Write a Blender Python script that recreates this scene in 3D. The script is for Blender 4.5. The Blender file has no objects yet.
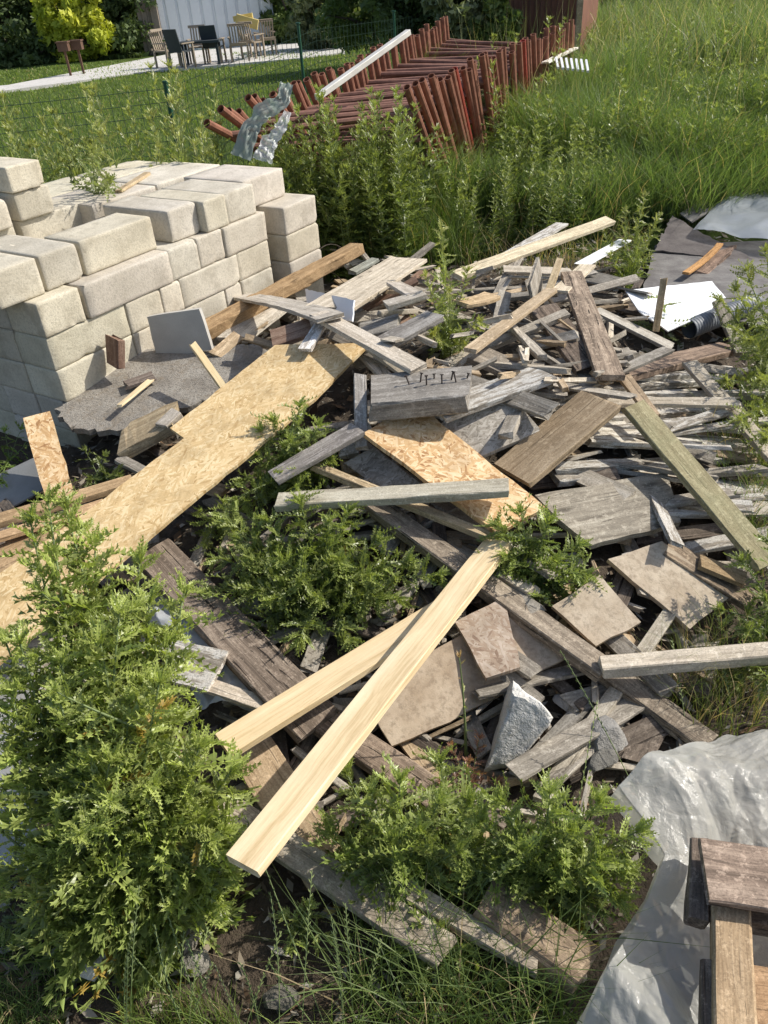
import bpy, bmesh, math, random
import numpy as np
from mathutils import Vector, Matrix, noise
R=math.radians
sc=bpy.context.scene
COL=sc.collection
rng=random.Random(7)
nprng=np.random.default_rng(5)

# ------------------------------------------------------------------ camera
FPX=769.0; PITCH=R(35); ROLL=R(4); CH=2.2
_f=Vector((0,math.cos(PITCH),-math.sin(PITCH))); _u=Vector((0,math.sin(PITCH),math.cos(PITCH))); _r=Vector((1,0,0))
CR=_r*math.cos(ROLL)-_u*math.sin(ROLL); CU=_r*math.sin(ROLL)+_u*math.cos(ROLL)
CP=Vector((0,0,CH))
cam=bpy.data.cameras.new('camera'); camo=bpy.data.objects.new('camera',cam); COL.objects.link(camo)
camo.matrix_world=Matrix(((CR.x,CU.x,-_f.x,CP.x),(CR.y,CU.y,-_f.y,CP.y),(CR.z,CU.z,-_f.z,CP.z),(0,0,0,1)))
cam.sensor_fit='VERTICAL'; cam.sensor_height=24; cam.lens=24*FPX/1024; cam.clip_start=.02; cam.clip_end=600
sc.camera=camo
sc.render.resolution_x=768; sc.render.resolution_y=1024
def ray(px,py): return _f+CR*((px-384)/FPX)-CU*((py-512)/FPX)
def at(px,py,z=0.0):
    d=ray(px,py); return CP+d*((z-CH)/d.z)
def proj(p):
    d=Vector(p)-CP; k=max(d.dot(_f),1e-4); return (384+FPX*d.dot(CR)/k,512-FPX*d.dot(CU)/k)
def sstep(a,b,x):
    t=min(1,max(0,(x-a)/(b-a))); return t*t*(3-2*t)
def G(x,y):      # lie of the land: slopes up to the lawn and the meadow behind
    return -0.1+0.62*sstep(6.2,12.0,y)+0.25*sstep(20,60,y)+0.02*math.sin(x*1.3+y*.7)
def H(x,y):      # the heap the boards lie on
    m=.50*math.exp(-((x-.15)/1.55)**2-((y-3.7)/(1.5 if y<3.7 else 1.05))**2)
    m=max(m,0)+.30*math.exp(-((x-.9)/1.7)**2-((y-5.3)/1.3)**2)
    m+=.12*math.exp(-((x-1.2)/.9)**2-((y-3.3)/1.0)**2)
    return G(x,y)+m
def ath(px,py,dz=0.0):   # point where the sight line meets the heap raised by dz
    d=ray(px,py); t=.4; 
    while t<60:
        p=CP+d*t
        if p.z<H(p.x,p.y)+dz: break
        t+=.02
    a,b=t-.02,t
    for _ in range(12):
        m=(a+b)/2; p=CP+d*m
        if p.z<H(p.x,p.y)+dz: b=m
        else: a=m
    return CP+d*b

# ------------------------------------------------------------------ object helpers
def tag(o,label=None,cat=None,group=None,kind=None):
    if label: o['label']=label
    if cat: o['category']=cat
    if group: o['group']=group
    if kind: o['kind']=kind
    return o
def link(name,me,mat=None,parent=None):
    o=bpy.data.objects.new(name,me); COL.objects.link(o)
    if mat is not None and not me.materials: me.materials.append(mat)
    if parent is not None: o.parent=parent
    return o
def mesh(name,v,f,smooth=False):
    me=bpy.data.meshes.new(name); me.from_pydata([tuple(p) for p in v],[],f); 
    if smooth: me.shade_smooth()
    me.update(); return me
def npmesh(name,V,Fs,cols=None,smooth=False):
    """V (n,3); Fs list of (k,m) index arrays; cols (n,3) point colours"""
    me=bpy.data.meshes.new(name); me.vertices.add(len(V)); me.vertices.foreach_set('co',np.asarray(V,np.float32).ravel())
    loops=np.concatenate([a.ravel() for a in Fs]).astype(np.int32)
    tot=np.concatenate([np.full(len(a),a.shape[1],np.int32) for a in Fs])
    st=np.concatenate([[0],np.cumsum(tot)[:-1]]).astype(np.int32)
    me.loops.add(len(loops)); me.loops.foreach_set('vertex_index',loops)
    me.polygons.add(len(tot)); me.polygons.foreach_set('loop_start',st); me.polygons.foreach_set('loop_total',tot)
    if cols is not None:
        at_=me.attributes.new('col','FLOAT_COLOR','POINT')
        c=np.ones((len(V),4),np.float32); c[:,:3]=cols; at_.data.foreach_set('color',c.ravel())
    me.update(calc_edges=True); me.validate()
    if smooth: me.shade_smooth()
    return me
def empty(name,loc,rz=0,label=None,cat=None,group=None):
    o=bpy.data.objects.new(name,None); COL.objects.link(o); o.empty_display_size=.1
    o.location=loc; o.rotation_euler=(0,0,rz); return tag(o,label,cat,group)
def copy_tree(o,parent=None):
    c=o.copy(); COL.objects.link(c)
    if parent is not None: c.parent=parent; c.matrix_parent_inverse=o.matrix_parent_inverse
    for ch in list(o.children): copy_tree(ch,c)
    return c
class MB:
    def __init__(s): s.v=[]; s.f=[]
    def box(s,c,d,M=None):
        n=len(s.v)
        for i in range(8):
            p=Vector(((i&1)-.5,((i>>1)&1)-.5,((i>>2)&1)-.5)); p=Vector((p.x*d[0],p.y*d[1],p.z*d[2]))
            if M is not None: p=M@p
            s.v.append(p+Vector(c))
        s.f+=[tuple(n+k for k in q) for q in ((0,2,3,1),(4,5,7,6),(0,1,5,4),(2,6,7,3),(0,4,6,2),(1,3,7,5))]
        return s
    def tube(s,pts,rad,n=8,cap=True):
        pts=[Vector(p) for p in pts]; base=len(s.v)
        if not isinstance(rad,(list,tuple)): rad=[rad]*len(pts)
        for i,p in enumerate(pts):
            t=(pts[min(i+1,len(pts)-1)]-pts[max(i-1,0)]).normalized()
            a=t.orthogonal().normalized() if i==0 else (a-t*a.dot(t)).normalized()
            b=t.cross(a)
            for k in range(n):
                an=2*math.pi*k/n; s.v.append(p+(a*math.cos(an)+b*math.sin(an))*rad[i])
        for i in range(len(pts)-1):
            for k in range(n):
                k2=(k+1)%n; s.f.append((base+i*n+k,base+i*n+k2,base+(i+1)*n+k2,base+(i+1)*n+k))
        if cap:
            s.f.append(tuple(base+k for k in range(n))[::-1]); s.f.append(tuple(base+(len(pts)-1)*n+k for k in range(n)))
        return s
    def build(s,name,mat,parent=None,smooth=False): return link(name,mesh(name,s.v,s.f,smooth),mat,parent)

# ------------------------------------------------------------------ materials
class NT:
    def __init__(s,name):
        m=bpy.data.materials.new(name); m.use_nodes=True; s.m=m; s.t=m.node_tree; s.t.nodes.clear()
        s.out=s.n('ShaderNodeOutputMaterial')
    def n(s,ty,**k):
        nd=s.t.nodes.new(ty)
        for a,b in k.items():
            if a in ('op','operation'): nd.operation=b
            elif hasattr(nd,a): setattr(nd,a,b)
        return nd
    def l(s,a,b): s.t.links.new(a,b)
    def setv(s,sock,v):
        if isinstance(v,bpy.types.NodeSocket): s.l(v,sock)
        elif isinstance(v,(tuple,list)):
            sock.default_value=tuple(v)+((1,) if len(v)==3 and len(sock.default_value)==4 else ())
        else: sock.default_value=v
    def math(s,op,a,b=0.5,c=None,clamp=False):
        nd=s.n('ShaderNodeMath',operation=op); nd.use_clamp=clamp
        s.setv(nd.inputs[0],a); s.setv(nd.inputs[1],b)
        if c is not None: s.setv(nd.inputs[2],c)
        return nd.outputs[0]
    def mix(s,f,a,b,blend='MIX'):
        nd=s.n('ShaderNodeMix',data_type='RGBA'); nd.blend_type=blend
        s.setv(nd.inputs[0],f); s.setv(nd.inputs[6],a); s.setv(nd.inputs[7],b); return nd.outputs[2]
    def ramp(s,f,stops):
        nd=s.n('ShaderNodeValToRGB'); cr=nd.color_ramp
        while len(cr.elements)>1: cr.elements.remove(cr.elements[-1])
        for i,(p,c) in enumerate(stops):
            e=cr.elements[0] if i==0 else cr.elements.new(p)
            e.position=p; e.color=tuple(c)+(1,) if isinstance(c,(tuple,list)) else (c,c,c,1)
        s.setv(nd.inputs[0],f); return nd.outputs[0]
    def noise(s,vec,scale=5,detail=4,rough=.55,dist=0,out=0):
        nd=s.n('ShaderNodeTexNoise'); s.setv(nd.inputs['Vector'],vec)
        for k,v in (('Scale',scale),('Detail',detail),('Roughness',rough),('Distortion',dist)): nd.inputs[k].default_value=v
        return nd.outputs[out]
    def map(s,vec,scale=(1,1,1),rot=(0,0,0),loc=(0,0,0)):
        nd=s.n('ShaderNodeMapping'); s.setv(nd.inputs[0],vec); nd.inputs[1].default_value=loc; nd.inputs[2].default_value=rot; nd.inputs[3].default_value=scale
        return nd.outputs[0]
    def objvec(s):
        tc=s.n('ShaderNodeTexCoord'); oi=s.n('ShaderNodeObjectInfo')
        r=s.math('MULTIPLY',oi.outputs['Random'],37.0)
        va=s.n('ShaderNodeVectorMath',operation='ADD'); s.l(tc.outputs['Object'],va.inputs[0])
        cx=s.n('ShaderNodeCombineXYZ'); s.l(r,cx.inputs[0]); s.l(r,cx.inputs[1]); s.l(r,cx.inputs[2]); s.l(cx.outputs[0],va.inputs[1])
        s.oi=oi; return va.outputs[0]
    def bump(s,h,st=.3,d=.01,nrm=None):
        nd=s.n('ShaderNodeBump'); nd.inputs['Strength'].default_value=st; nd.inputs['Distance'].default_value=d; s.setv(nd.inputs['Height'],h)
        if nrm is not None: s.l(nrm,nd.inputs['Normal'])
        return nd.outputs[0]
    def bsdf(s,col,rough=.8,nrm=None,spec=.3,metal=0,**k):
        b=s.n('ShaderNodeBsdfPrincipled'); s.setv(b.inputs['Base Color'],col); s.setv(b.inputs['Roughness'],rough)
        s.setv(b.inputs['Specular IOR Level'],spec); b.inputs['Metallic'].default_value=metal
        if nrm is not None: s.l(nrm,b.inputs['Normal'])
        for a,v in k.items(): s.setv(b.inputs[a],v)
        return b.outputs[0]
    def done(s,sh): s.l(sh,s.out.inputs[0]); return s.m

def wood(name,dark,mid,light,gs=1.0,paint=None,moss=None,dirt=.5,rough=.85,bump=.5,crack=.5,grit=1.0):
    t=NT(name); v=t.objvec()
    w=t.noise(t.map(v,(1.2,3,3)),3*gs,2,.5)            # slow waviness of the grain
    va=t.n('ShaderNodeVectorMath',operation='MULTIPLY_ADD'); t.l(w,va.inputs[0]); va.inputs[1].default_value=(0,.05,.05); t.l(v,va.inputs[2]); v2=va.outputs[0]
    g1=t.noise(t.map(v2,(1.3,34,34)),gs,3,.6); g2=t.noise(t.map(v2,(5,190,190)),gs,3,.7)
    g=t.math('ADD',t.math('MULTIPLY',g1,.62),t.math('MULTIPLY',g2,.38))
    col=t.ramp(g,[(.34,dark),(.5,mid),(.66,light)])
    blot=t.noise(v,7,4,.6)
    col=t.mix(t.math('MULTIPLY',t.ramp(blot,[(.42,0.),(.68,1.)]),dirt),col,tuple(c*.45 for c in mid),'MIX')
    kn=t.n('ShaderNodeTexVoronoi'); t.setv(kn.inputs['Vector'],t.map(v,(2.2,7,1.5))); kn.inputs['Scale'].default_value=1.0
    col=t.mix(t.ramp(kn.outputs['Distance'],[(.05,.8),(.12,0.)]),col,tuple(c*.55 for c in dark))
    cr=t.ramp(t.noise(t.map(v2,(1.6,60,60)),1.0,2,.5),[(.30,1.),(.36,0.)])
    col=t.mix(t.math('MULTIPLY',cr,crack),col,tuple(c*.25 for c in dark))
    if paint:
        pm=t.ramp(t.noise(t.map(v,(1,5,5)),8,5,.7),[(paint[3]-.03,0.),(paint[3]+.03,1.)])
        col=t.mix(pm,col,t.mix(g2,paint[:3],tuple(c*.8 for c in paint[:3])))
    if moss:
        mm=t.ramp(t.noise(v,9,5,.7),[(.45,0.),(.62,.55)]); col=t.mix(mm,col,moss)
    gr=t.noise(v,150,3,.8); col=t.mix(t.math('MULTIPLY',t.ramp(gr,[(.38,1.),(.52,0.)]),.55*grit),col,tuple(c*.4 for c in mid)); lw=t.noise(v,38,5,.8); col=t.mix(t.math('MULTIPLY',t.ramp(lw,[(.54,0.),(.62,1.)]),.5*grit),col,tuple(min(.8,c*1.15) for c in light))
    col=t.mix(1.0,col,t.oi.outputs['Color'],'MULTIPLY')
    hgt=t.math('SUBTRACT',g,t.math('MULTIPLY',cr,crack*.8))
    return t.done(t.bsdf(col,rough,t.bump(hgt,bump,.006),.25))
M={}
M['pine']=wood('fresh_pine',(.54,.39,.20),(.78,.61,.37),(.86,.72,.48),.8,dirt=.12,rough=.6,bump=.12,crack=.05,grit=.12)
M['tan']=wood('aged_tan_wood',(.24,.17,.10),(.44,.335,.215),(.60,.48,.33),1,dirt=.4)
M['grey']=wood('weathered_grey_wood',(.16,.14,.115),(.37,.335,.28),(.58,.54,.465),1,dirt=.5,bump=.7)
M['pale']=wood('bleached_wood',(.29,.245,.185),(.54,.48,.385),(.70,.64,.54),1,dirt=.35,bump=.6)
M['brown']=wood('old_brown_wood',(.06,.047,.037),(.18,.145,.115),(.34,.285,.23),1,dirt=.5,bump=.9,crack=.9)
M['flake']=wood('flaking_white_paint_wood',(.16,.14,.115),(.33,.295,.245),(.46,.42,.355),1,paint=(.64,.62,.57,.50),dirt=.4,bump=.7)
M['moss']=wood('green_stained_wood',(.17,.145,.08),(.33,.29,.17),(.46,.42,.27),1,moss=(.27,.26,.15),dirt=.4)
M['red']=wood('reddish_brown_wood',(.12,.06,.04),(.27,.17,.12),(.38,.27,.2),1,dirt=.4)
def osb(name,stops,rough=.7,sc_=1.0,pen=.12):
    t=NT(name); v=t.objvec(); top=None; cv=None
    for k,a in enumerate((5,38,-32,80,-62,150)):
        vo=t.n('ShaderNodeTexVoronoi'); vo.inputs['Scale'].default_value=1.0
        t.setv(vo.inputs['Vector'],t.map(t.map(v,(1,1,1),(0,0,R(a))),(15*sc_,75*sc_,3),(0,0,0),(k*3.1,k*1.7,0)))
        sp=t.n('ShaderNodeSeparateColor'); t.l(vo.outputs['Color'],sp.inputs[0])
        h=t.math('SUBTRACT',sp.outputs[0],.0 if abs(a)<45 else pen); c=sp.outputs[1]
        if top is None: top,cv=h,c
        else:
            m=t.math('GREATER_THAN',h,top)
            nd=t.n('ShaderNodeMix',data_type='FLOAT'); t.l(m,nd.inputs[0]); t.l(cv,nd.inputs[2]); t.l(c,nd.inputs[3]); cv=nd.outputs[0]
            top=t.math('MAXIMUM',top,h)
    fine=t.noise(t.map(v,(25,25,25)),4,3,.6)
    col=t.ramp(t.math('ADD',t.math('MULTIPLY',cv,.8),t.math('MULTIPLY',fine,.2)),stops)
    col=t.mix(t.math('MULTIPLY',t.ramp(t.noise(v,6,6,.7),[(.45,0.),(.68,1.)]),.5),col,tuple(c*.5 for c in stops[1][1]))
    col=t.mix(1.0,col,t.oi.outputs['Color'],'MULTIPLY')
    return t.done(t.bsdf(col,rough,t.bump(t.math('ADD',top,t.math('MULTIPLY',cv,.4)),.35,.004),.3))
M['osb']=osb('strand_board',[(.05,(.42,.26,.10)),(.2,(.60,.42,.20)),(.55,(.71,.52,.27)),(.9,(.80,.64,.38))],sc_=1.45)
M['osb_o']=osb('orange_strand_board',[(.08,(.30,.15,.06)),(.22,(.54,.33,.15)),(.5,(.66,.45,.23)),(.9,(.80,.63,.40))],sc_=1.25,pen=.0)
M['osb_w']=osb('weathered_strand_board',[(.05,(.14,.115,.09)),(.25,(.30,.27,.22)),(.6,(.42,.38,.32)),(.95,(.55,.51,.44))],.85,1.6)
M['osb_t']=osb('brown_weathered_strand_board',[(.05,(.2,.13,.09)),(.25,(.38,.28,.2)),(.6,(.46,.37,.28)),(.95,(.55,.46,.37))],.85,1.6)
def mineral(name,c1,c2,fine=90,big=4,bump=.5,rough=.9,pores=.5,bd=.006,extra=None):
    t=NT(name); v=t.objvec(); n=t.noise(v,big,5,.6); f=t.noise(v,fine,4,.8)
    col=t.mix(t.ramp(n,[(.35,0.),(.65,1.)]),c1,c2)
    col=t.mix(t.math('MULTIPLY',t.ramp(f,[(.36,1.),(.5,0.)]),pores),col,tuple(c*.5 for c in c1))
    if extra: col=t.mix(t.ramp(t.noise(v,big*2.3,6,.7),[(.5,0.),(.66,.8)]),col,extra)
    col=t.mix(1.0,col,t.oi.outputs['Color'],'MULTIPLY')
    return t.done(t.bsdf(col,rough,t.bump(t.math('ADD',f,t.math('MULTIPLY',n,.6)),bump,bd),.2))
M['block']=mineral('concrete_block',(.53,.50,.42),(.66,.63,.545),75,3.5,.7,pores=.45,extra=(.43,.40,.33))
M['ply']=mineral('pale_plywood',(.41,.325,.235),(.56,.47,.36),38,9,.35,pores=.45,extra=(.33,.26,.19))
M['tile']=mineral('grey_concrete_slab',(.44,.42,.38),(.53,.51,.46),150,6,.25,pores=.2)
M['rock']=mineral('white_rock',(.42,.41,.39),(.58,.57,.54),25,5,.9,pores=.35,bd=.015)
M['rockg']=mineral('grey_rock',(.27,.26,.24),(.38,.36,.33),25,5,.9,pores=.35,bd=.015)
M['felt']=mineral('grey_fibrous_felt',(.25,.225,.19),(.40,.37,.32),60,7,1.0,pores=.7,bd=.012,extra=(.24,.2,.15))
M['slate']=mineral('dark_grey_roofing',(.13,.12,.115),(.22,.21,.195),70,6,.5,pores=.4)
M['soil']=mineral('dark_soil',(.07,.055,.04),(.15,.12,.088),45,9,1.0,pores=.5,bd=.02)
M['plaster']=mineral('terrace_stone',(.55,.53,.49),(.64,.61,.57),20,2,.3)
def ground_mat():
    t=NT('ground_earth_and_turf'); tc=t.n('ShaderNodeTexCoord'); v=tc.outputs['Object']
    n=t.noise(v,3,6,.7); f=t.noise(v,60,4,.7)
    soil=t.mix(n,(.06,.046,.033),(.18,.14,.10)); soil=t.mix(t.math('MULTIPLY',f,.5),soil,(.05,.04,.03))
    gr=t.mix(t.noise(v,1.3,6,.7),(.06,.10,.022),(.13,.17,.04)); gr=t.mix(t.math('MULTIPLY',t.noise(v,90,3,.8),.6),gr,(.03,.055,.012))
    sx=t.n('ShaderNodeSeparateXYZ'); t.l(v,sx.inputs[0])
    m=t.ramp(t.math('ADD',t.math('MULTIPLY',sx.outputs[1],.1),t.math('MULTIPLY',n,.15)),[(.73,0.),(.80,1.)])
    col=t.mix(m,soil,gr)
    return t.done(t.bsdf(col,.95,t.bump(t.math('ADD',n,f),.8,.03),.1))
M['ground']=ground_mat()
def leafmat(name,tr=.35,rough=.45,spec=.4,gain=(1.85,1.7,1.7)):
    t=NT(name); a=t.n('ShaderNodeAttribute'); a.attribute_name='col'
    col=t.mix(1.0,a.outputs['Color'],gain,'MULTIPLY')
    b=t.bsdf(col,rough,None,spec); tl=t.n('ShaderNodeBsdfTranslucent')
    t.l(t.mix(1.0,col,(1.25,1.3,.6),'MULTIPLY'),tl.inputs[0])
    mx=t.n('ShaderNodeMixShader'); mx.inputs[0].default_value=tr; t.l(b,mx.inputs[1]); t.l(tl.outputs[0],mx.inputs[2])
    return t.done(mx.outputs[0])
M['leaf']=leafmat('thistle_leaf',.33,.36,.5,(2.9,2.3,2.4)); M['grass']=leafmat('grass_blade',.4,.5,.35,(1.6,1.5,1.6)); M['foliage']=leafmat('tree_leaf',.3,.55,.25,(1.5,1.4,1.5))
def plain(name,c,rough=.6,metal=0,spec=.4,var=.25,sc_=8,bump=.1):
    t=NT(name); v=t.objvec(); n=t.noise(v,sc_,5,.65)
    col=t.mix(t.math('MULTIPLY',t.ramp(n,[(.35,0.),(.7,1.)]),var),c,tuple(x*.35 for x in c)); col=t.mix(1.0,col,t.oi.outputs['Color'],'MULTIPLY')
    return t.done(t.bsdf(col,rough,t.bump(n,bump,.005),spec,metal))
M['stem']=plain('green_stem',(.17,.22,.08),.5); M['bark']=plain('tree_bark',(.10,.08,.06),.9,bump=.6)
M['post']=plain('dark_green_coated_steel',(.02,.09,.05),.4); M['wire']=plain('fence_wire',(.03,.06,.04),.5)
M['rust']=plain('rusty_red_steel',(.31,.135,.083),.7,0,.3,.75,14,.3)
M['rustdark']=plain('dark_rusty_steel',(.25,.125,.092),.75,0,.3,.7,10,.3); M['redp']=plain('red_paint_on_steel',(.36,.07,.045),.5,var=.5,sc_=20)
M['tank']=plain('rust_brown_sheeting',(.22,.095,.06),.7,0,.3,.5,3)
M['whitep']=plain('white_plastic_panel',(.86,.87,.87),.45,var=.12,sc_=5); M['pipe']=plain('grey_plastic_pipe',(.20,.215,.23),.5,var=.3)
M['galv']=plain('pale_coated_profile',(.62,.60,.55),.5,var=.25); M['dsling']=plain('dark_sling_fabric',(.045,.055,.06),.7); M['fchair']=plain('weathered_teak',(.33,.27,.2),.8)
M['wallw']=plain('pale_metal_sheeting',(.70,.73,.75),.5,var=.12,sc_=1.5); M['wallb']=plain('brown_grey_boarding',(.25,.21,.17),.85,var=.4)
M['umb']=plain('yellow_striped_cushion',(.7,.55,.2),.8,var=.1); M['iron']=plain('brown_iron',(.14,.075,.045),.7,var=.5)
M['nail']=plain('rusty_nail',(.05,.035,.028),.7); M['bloom']=plain('white_flower',(.8,.8,.75),.7,var=.1)
def plastic(name,c,transp,rough=.28,tl=.3,cr=False):
    t=NT(name); v=t.objvec(); n=t.noise(v,3.5,6,.65,.6); f=t.noise(v,26,4,.7,.8)
    col=t.mix(t.math('MULTIPLY',t.ramp(n,[(.42,0.),(.72,1.)]),.55),c,tuple(x*.55 for x in c))
    hh=t.math('ADD',f,n)
    if cr:
        wv=t.n('ShaderNodeVectorMath',operation='MULTIPLY_ADD'); t.l(t.noise(v,3,3,.5,0,1),wv.inputs[0]); wv.inputs[1].default_value=(.25,.25,.25); t.l(v,wv.inputs[2])
        for sc2,am in ((4.5,1.0),(9,.4)):
            vo=t.n('ShaderNodeTexVoronoi'); vo.feature='DISTANCE_TO_EDGE'; vo.inputs['Scale'].default_value=sc2; t.l(wv.outputs[0],vo.inputs['Vector'])
            hh=t.math('SUBTRACT',hh,t.math('MULTIPLY',t.ramp(vo.outputs[0],[(0.,1.),(.22,0.)]),am))
    b=t.bsdf(col,rough,t.bump(hh,.45 if cr else .35,.012 if cr else .008),.55); tr=t.n('ShaderNodeBsdfTransparent'); tl_=t.n('ShaderNodeBsdfTranslucent'); t.l(col,tl_.inputs[0])
    m1=t.n('ShaderNodeMixShader'); m1.inputs[0].default_value=tl; t.l(b,m1.inputs[1]); t.l(tl_.outputs[0],m1.inputs[2])
    m2=t.n('ShaderNodeMixShader'); t.l(t.math('MULTIPLY',t.ramp(n,[(.3,1.),(.7,.5)]),transp),m2.inputs[0]); t.l(m1.outputs[0],m2.inputs[1]); t.l(tr.outputs[0],m2.inputs[2])
    return t.done(m2.outputs[0])
M['sheet']=plastic('milky_plastic_sheet',(.93,.92,.84),.42,.24,.5,True); M['film']=plastic('thin_grey_film',(.62,.66,.70),.35,.25); M['bag']=plastic('crumpled_clear_film',(.8,.82,.83),.4,.2)

# ------------------------------------------------------------------ planks and boards
ITEMS={}
def add_plank(name,mat,p0,p1,w,t=.022,roll=0,tint=None,warp=.004,rag=.012,bow=0,sag=0):
    p0=Vector(p0); p1=Vector(p1); ax=(p1-p0); L=ax.length; ax.normalize()
    s=ax.cross(Vector((0,0,1))).normalized(); n=s.cross(ax).normalized()
    if n.z<0: n=-n; s=-s
    rot=Matrix.Rotation(roll,3,ax); s=rot@s; n=rot@n
    seg=max(3,min(26,int(L/.05))); ring=[]; ch=min(t,w)*.10
    prof=[(-w/2+ch,0),(w/2-ch,0),(w/2,-ch),(w/2,-t+ch),(w/2-ch,-t),(-w/2+ch,-t),(-w/2,-t+ch),(-w/2,-ch)]
    v=[];f=[]; sd=rng.random()*100; tw=rng.uniform(-1,1)*warp/w*3 if w>.03 else 0
    for i in range(seg+1):
        u=i/seg; x=-L/2+L*u; bo=bow*4*u*(1-u); sg=-sag*4*u*(1-u); a=tw*(u-.5)
        for k,(y,z) in enumerate(prof):
            e=(rng.uniform(-rag,rag) if i in (0,seg) else 0)
            if i in (0,seg) and k>3: e=v[len(v)-8+0].x*0 if False else e*.6
            nz=noise.noise(Vector((x*7+sd,k*1.7,sd)))*warp*.5+noise.noise(Vector((x*26,k*2.7,sd)))*warp*.25
            yy=y*math.cos(a)-z*math.sin(a)+bo+nz; zz=z*math.cos(a)+y*math.sin(a)+sg+noise.noise(Vector((x*6,sd,k*.9)))*warp*.5
            v.append(Vector((x+e,yy,zz)))
    for i in range(seg):
        for k in range(8):
            k2=(k+1)%8; f.append((i*8+k,(i+1)*8+k,(i+1)*8+k2,i*8+k2))
    f.append(tuple(range(8))); f.append(tuple(seg*8+k for k in range(8))[::-1])
    o=link(name,mesh(name,v,f),M[mat])
    c=(p0+p1)/2
    o.matrix_world=Matrix(((ax.x,s.x,n.x,c.x),(ax.y,s.y,n.y,c.y),(ax.z,s.z,n.z,c.z),(0,0,0,1)))
    b=rng.uniform(.85,1.15) if tint is None else 1
    c3=tint or (b,b*rng.uniform(.97,1.02),b*rng.uniform(.94,1.04)); o.color=(*c3,1)
    return o
def P(label,mat,x0,y0,d0,x1,y1,d1,wpx,t=.022,roll=0,name='plank',cat='plank',group=None,absz=False,**k):
    fn=at if absz else ath
    p0=fn(x0,y0,d0); p1=fn(x1,y1,d1); ax=(p1-p0).normalized(); s=ax.cross(Vector((0,0,1))).normalized(); s=Matrix.Rotation(R(roll),3,ax)@s
    c=(p0+p1)/2; a=Vector(proj(c+s*.05)+(0,)); b=Vector(proj(c-s*.05)+(0,)); d=Vector((x1-x0,y1-y0,0)).normalized()
    ab=a-b; perp=abs(ab.x*d.y-ab.y*d.x); w=min(max(.1*wpx/max(perp,1e-3),.012),.5)
    o=add_plank(name,mat,p0,p1,w,t,R(roll),**k); return tag(o,label,cat,group)
def add_board(name,mat,pts,t=.018,rag=.004,tint=(1,1,1),sub=.06,xdir=None):
    """flat board from world-space corner points"""
    pts=[Vector(p) for p in pts]; c=sum(pts,Vector())/len(pts)
    n=Vector()
    for i in range(len(pts)): n+=(pts[i]-c).cross(pts[(i+1)%len(pts)]-c)
    n.normalize(); 
    if n.z<0: n=-n; pts=pts[::-1]
    ax=(xdir if xdir is not None else (pts[1]-pts[0])); ax=(ax-n*ax.dot(n)).normalized(); s=n.cross(ax)
    loc=[]
    for i,p in enumerate(pts):
        q=pts[(i+1)%len(pts)]; m=max(1,int((q-p).length/sub))
        for k in range(m):
            r_=p.lerp(q,k/m)-c; r2=Vector((r_.dot(ax),r_.dot(s)))
            if k>0 or rag>.008: r2+=Vector((rng.uniform(-rag,rag),rng.uniform(-rag,rag)))
            loc.append(r2)
    N=len(loc); v=[Vector((a.x,a.y,0)) for a in loc]+[Vector((a.x*.999,a.y*.999,-t)) for a in loc]
    f=[tuple(range(N)),tuple(range(N,2*N))[::-1]]+[(i,i+N,(i+1)%N+N,(i+1)%N) for i in range(N)]
    o=link(name,mesh(name,v,f),M[mat]); o.color=(*tint,1)
    o.matrix_world=Matrix(((ax.x,s.x,n.x,c.x),(ax.y,s.y,n.y,c.y),(ax.z,s.z,n.z,c.z),(0,0,0,1)))
    return o
def Bd(label,mat,pix,t=.018,name='board',cat='board',absz=False,xi=None,**k):
    fn=at if absz else ath
    pts=[fn(*q) if len(q)==3 else None for q in pix]
    three=[p for p in pts if p is not None][:3]; nn=(three[1]-three[0]).cross(three[2]-three[0])
    for i,q in enumerate(pix):      # every corner lies in the plane of the first three given heights
        if pts[i] is None or all((pts[i]-w).length>1e-6 for w in three):
            d=ray(q[0],q[1]); pts[i]=CP+d*((three[0]-CP).dot(nn)/d.dot(nn))
    xd=None if xi is None else pts[xi[1]]-pts[xi[0]]
    return tag(add_board(name,mat,pts,t,xdir=xd,**k),label,cat)


# ------------------------------------------------------------------ ground and heap
def grid(name,x0,x1,y0,y1,nx,ny,fz,mat,warp=None):
    v=[];f=[]
    for j in range(ny+1):
        for i in range(nx+1):
            a=i/nx;b=j/ny; x,y=(x0+(x1-x0)*a,y0+(y1-y0)*b) if warp is None else warp(a,b)
            v.append((x,y,fz(x,y)))
    for j in range(ny):
        for i in range(nx): k=j*(nx+1)+i; f.append((k,k+1,k+nx+2,k+nx+1))
    return link(name,mesh(name,v,f,True),mat)
def gz(x,y):
    return G(x,y)+(noise.noise(Vector((x*4,y*4,0)))*.025+noise.noise(Vector((x*13,y*13,3)))*.012 if y<9 and abs(x)<6 else 0)
tag(grid('ground',0,0,0,0,220,240,gz,M['ground'],lambda a,b:((a*2-1)*(4+160*abs(a*2-1)**3),-1+15*b+350*b**5)),kind='structure')
def hz(x,y): return H(x,y)-.004-.05*sstep(.06,0,H(x,y)-G(x,y))+noise.noise(Vector((x*5,y*5,8)))*.035+noise.noise(Vector((x*17,y*17,5)))*.02-.02
tag(grid('rubble_ground',-2.2,4.2,1.2,8.2,150,160,hz,M['soil']),kind='structure')

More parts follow.
